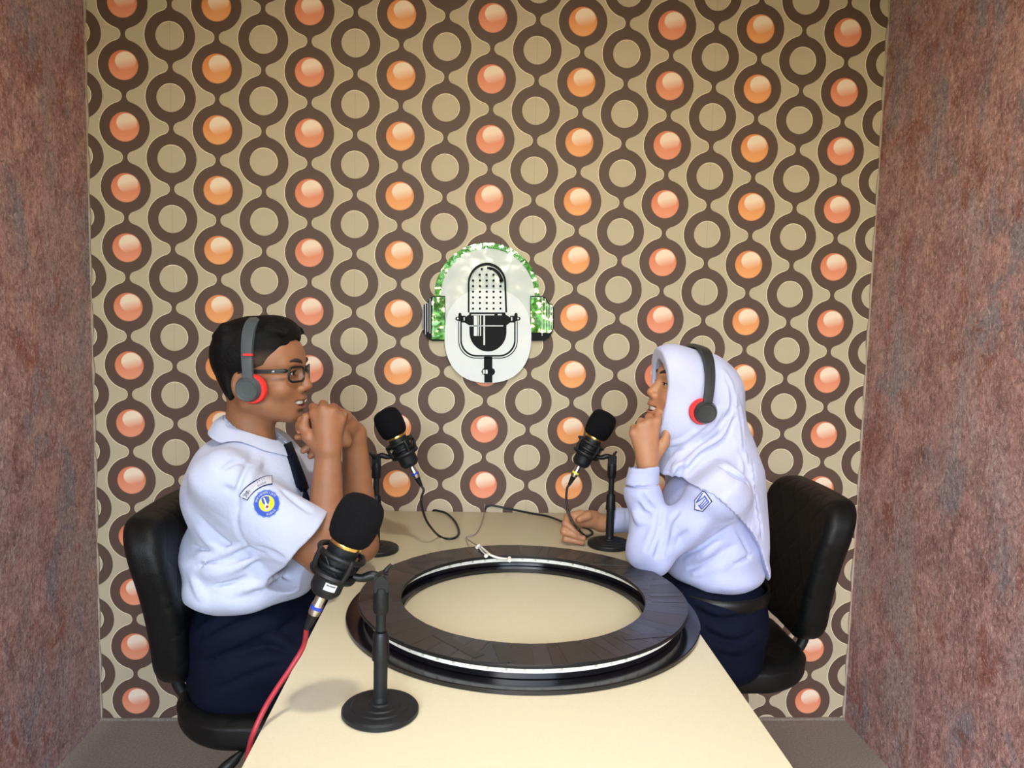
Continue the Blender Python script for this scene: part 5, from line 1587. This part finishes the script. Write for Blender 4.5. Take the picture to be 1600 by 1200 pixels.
# scalloped hem of the cape
hp = [at(*p) for p in ((1035, 758, -0.77), (1060, 760, -0.775), (1082, 762, -0.785), (1100, 769, -0.785), (1115, 775, -0.785), (1130, 789, -0.78), (1148, 805, -0.77), (1163, 819, -0.76), (1175, 834, -0.75), (1186, 855, -0.73), (1192, 880, -0.70), (1196, 905, -0.66))]
hx, hz = np.array([p[0] for p in hp]), np.array([p[2] for p in hp])
arcl = np.concatenate([[0], np.cumsum(np.hypot(np.diff(hx), np.diff(hz)))])
def hem(x, y, z):
    b_ = np.interp(x, hx, hz)+0.12*np.clip((hx[0]-x)*2.2, 0, 1)
    sl = np.interp(x, hx, arcl)
    sc_ = 0.0045*np.abs(np.sin(sl*math.pi/0.0155))
    return (z-(b_+sc_))*0.75
F.fn((0.3, -0.9, 0.6), (0.85, -0.3, 1.06), hem, 0.0, 'sub')
rid = [[(1047, 694), (1066, 690), (1092, 672), (1110, 655)], [(1028, 742), (1050, 716), (1080, 690), (1114, 666), (1130, 636)], [(1056, 752), (1068, 730), (1092, 704), (1126, 682), (1142, 648)],
       [(1130, 580), (1140, 604), (1138, 634), (1122, 660)], [(1150, 690), (1162, 715), (1162, 740)], [(1042, 752), (1052, 738), (1062, 722)], [(1150, 620), (1158, 660), (1160, 700)], [(1172, 720), (1180, 770), (1186, 830)], [(1120, 720), (1145, 735), (1166, 752)]]
creases(F, rid, 'add', 0.0065, 0.012, 0.0022)
creases(F, [[(px+5, py+7) for px, py in r_] for r_ in rid], 'sub', 0.0042, 0.010, 0.0005)
hj = smooth_mesh(F.mesh('headscarf'), 1, 0.4)
link_mesh('headscarf', hj, M['hijab'], girl)

# class badge on the sleeve
cast_g = caster((gsm, I4), (hj, I4))
cast_g2 = caster((gsm, I4))
bo = [(1097.5, 767), (1085.2, 781.5), (1085.8, 787), (1084.6, 796.8), (1098.2, 799.6), (1113.4, 783.5), (1102.8, 768.5)]
bi = [(1097.8, 769), (1086.8, 782.0), (1087.2, 789), (1086.4, 795.4), (1097.8, 797.8), (1111.4, 783.5), (1102.0, 770.2)]
bd = patch_from('class_badge', cast_g2, bo, M['patch_navy'], girl, 0.0016)
patch_from('badge_field', cast_g2, bi, M['patch_white'], bd, 0.0026, 2)
def stroke(p_, q_, w_):
    d_ = np.array(q_, float)-np.array(p_, float); d_ /= np.linalg.norm(d_)
    n_ = np.array([-d_[1], d_[0]])*w_/2
    return [tuple(np.array(p_)-n_), tuple(np.array(q_)-n_), tuple(np.array(q_)+n_), tuple(np.array(p_)+n_)]
for p_, q_, w_ in (((1098.8, 771.2), (1089.3, 785.3), 2.0), ((1089.3, 785.3), (1101.6, 776.6), 1.6), ((1101.2, 774.8), (1108.6, 784.8), 2.0), ((1092.6, 788.2), (1097.4, 795.2), 2.0), ((1103.4, 779.0), (1094.4, 789.8), 1.3), ((1105.4, 781.6), (1096.0, 792.0), 1.3), ((1107.6, 784.2), (1097.4, 794.2), 1.6)):
    patch_from('numeral_stroke', cast_g2, stroke(p_, q_, w_), M['patch_blue'], bd, 0.0042, 1)

trousers(girl, 0.612, -0.605, 0.600, -1, [[(1085, 950), (1120, 965), (1165, 960)], [(1100, 985), (1140, 1000), (1180, 985)], [(1120, 1020), (1150, 1025), (1180, 1005)]], M['navy'], 6, 0.255, 0.722)
# belt
bp = []
for i in range(60):
    a_ = 2*math.pi*i/60
    bp.append((0.616+0.137*math.cos(a_), -0.605+0.166*math.sin(a_)))
vs, fs = [], []
for (x_, y_) in bp:
    ex, ey = x_-0.616, y_+0.605
    for k_, z_ in ((1.0, 0.678), (1.035, 0.681), (1.045, 0.695), (1.035, 0.709), (1.0, 0.712)):
        vs.append((0.616+ex*k_, -0.605+ey*k_, z_))
for i in range(60):
    for k_ in range(5):
        fs.append((5*i+k_, 5*i+(k_+1) % 5, 5*((i+1) % 60)+(k_+1) % 5, 5*((i+1) % 60)+k_))
pydata('belt', vs, fs, M['belt'], girl, True)
finish(girl)
headphones(hg, 'black headphones with red cushions worn over the white headscarf', M['phone_black'], 0.093, 0.001, -0.010, 0.143, False, 0.024)
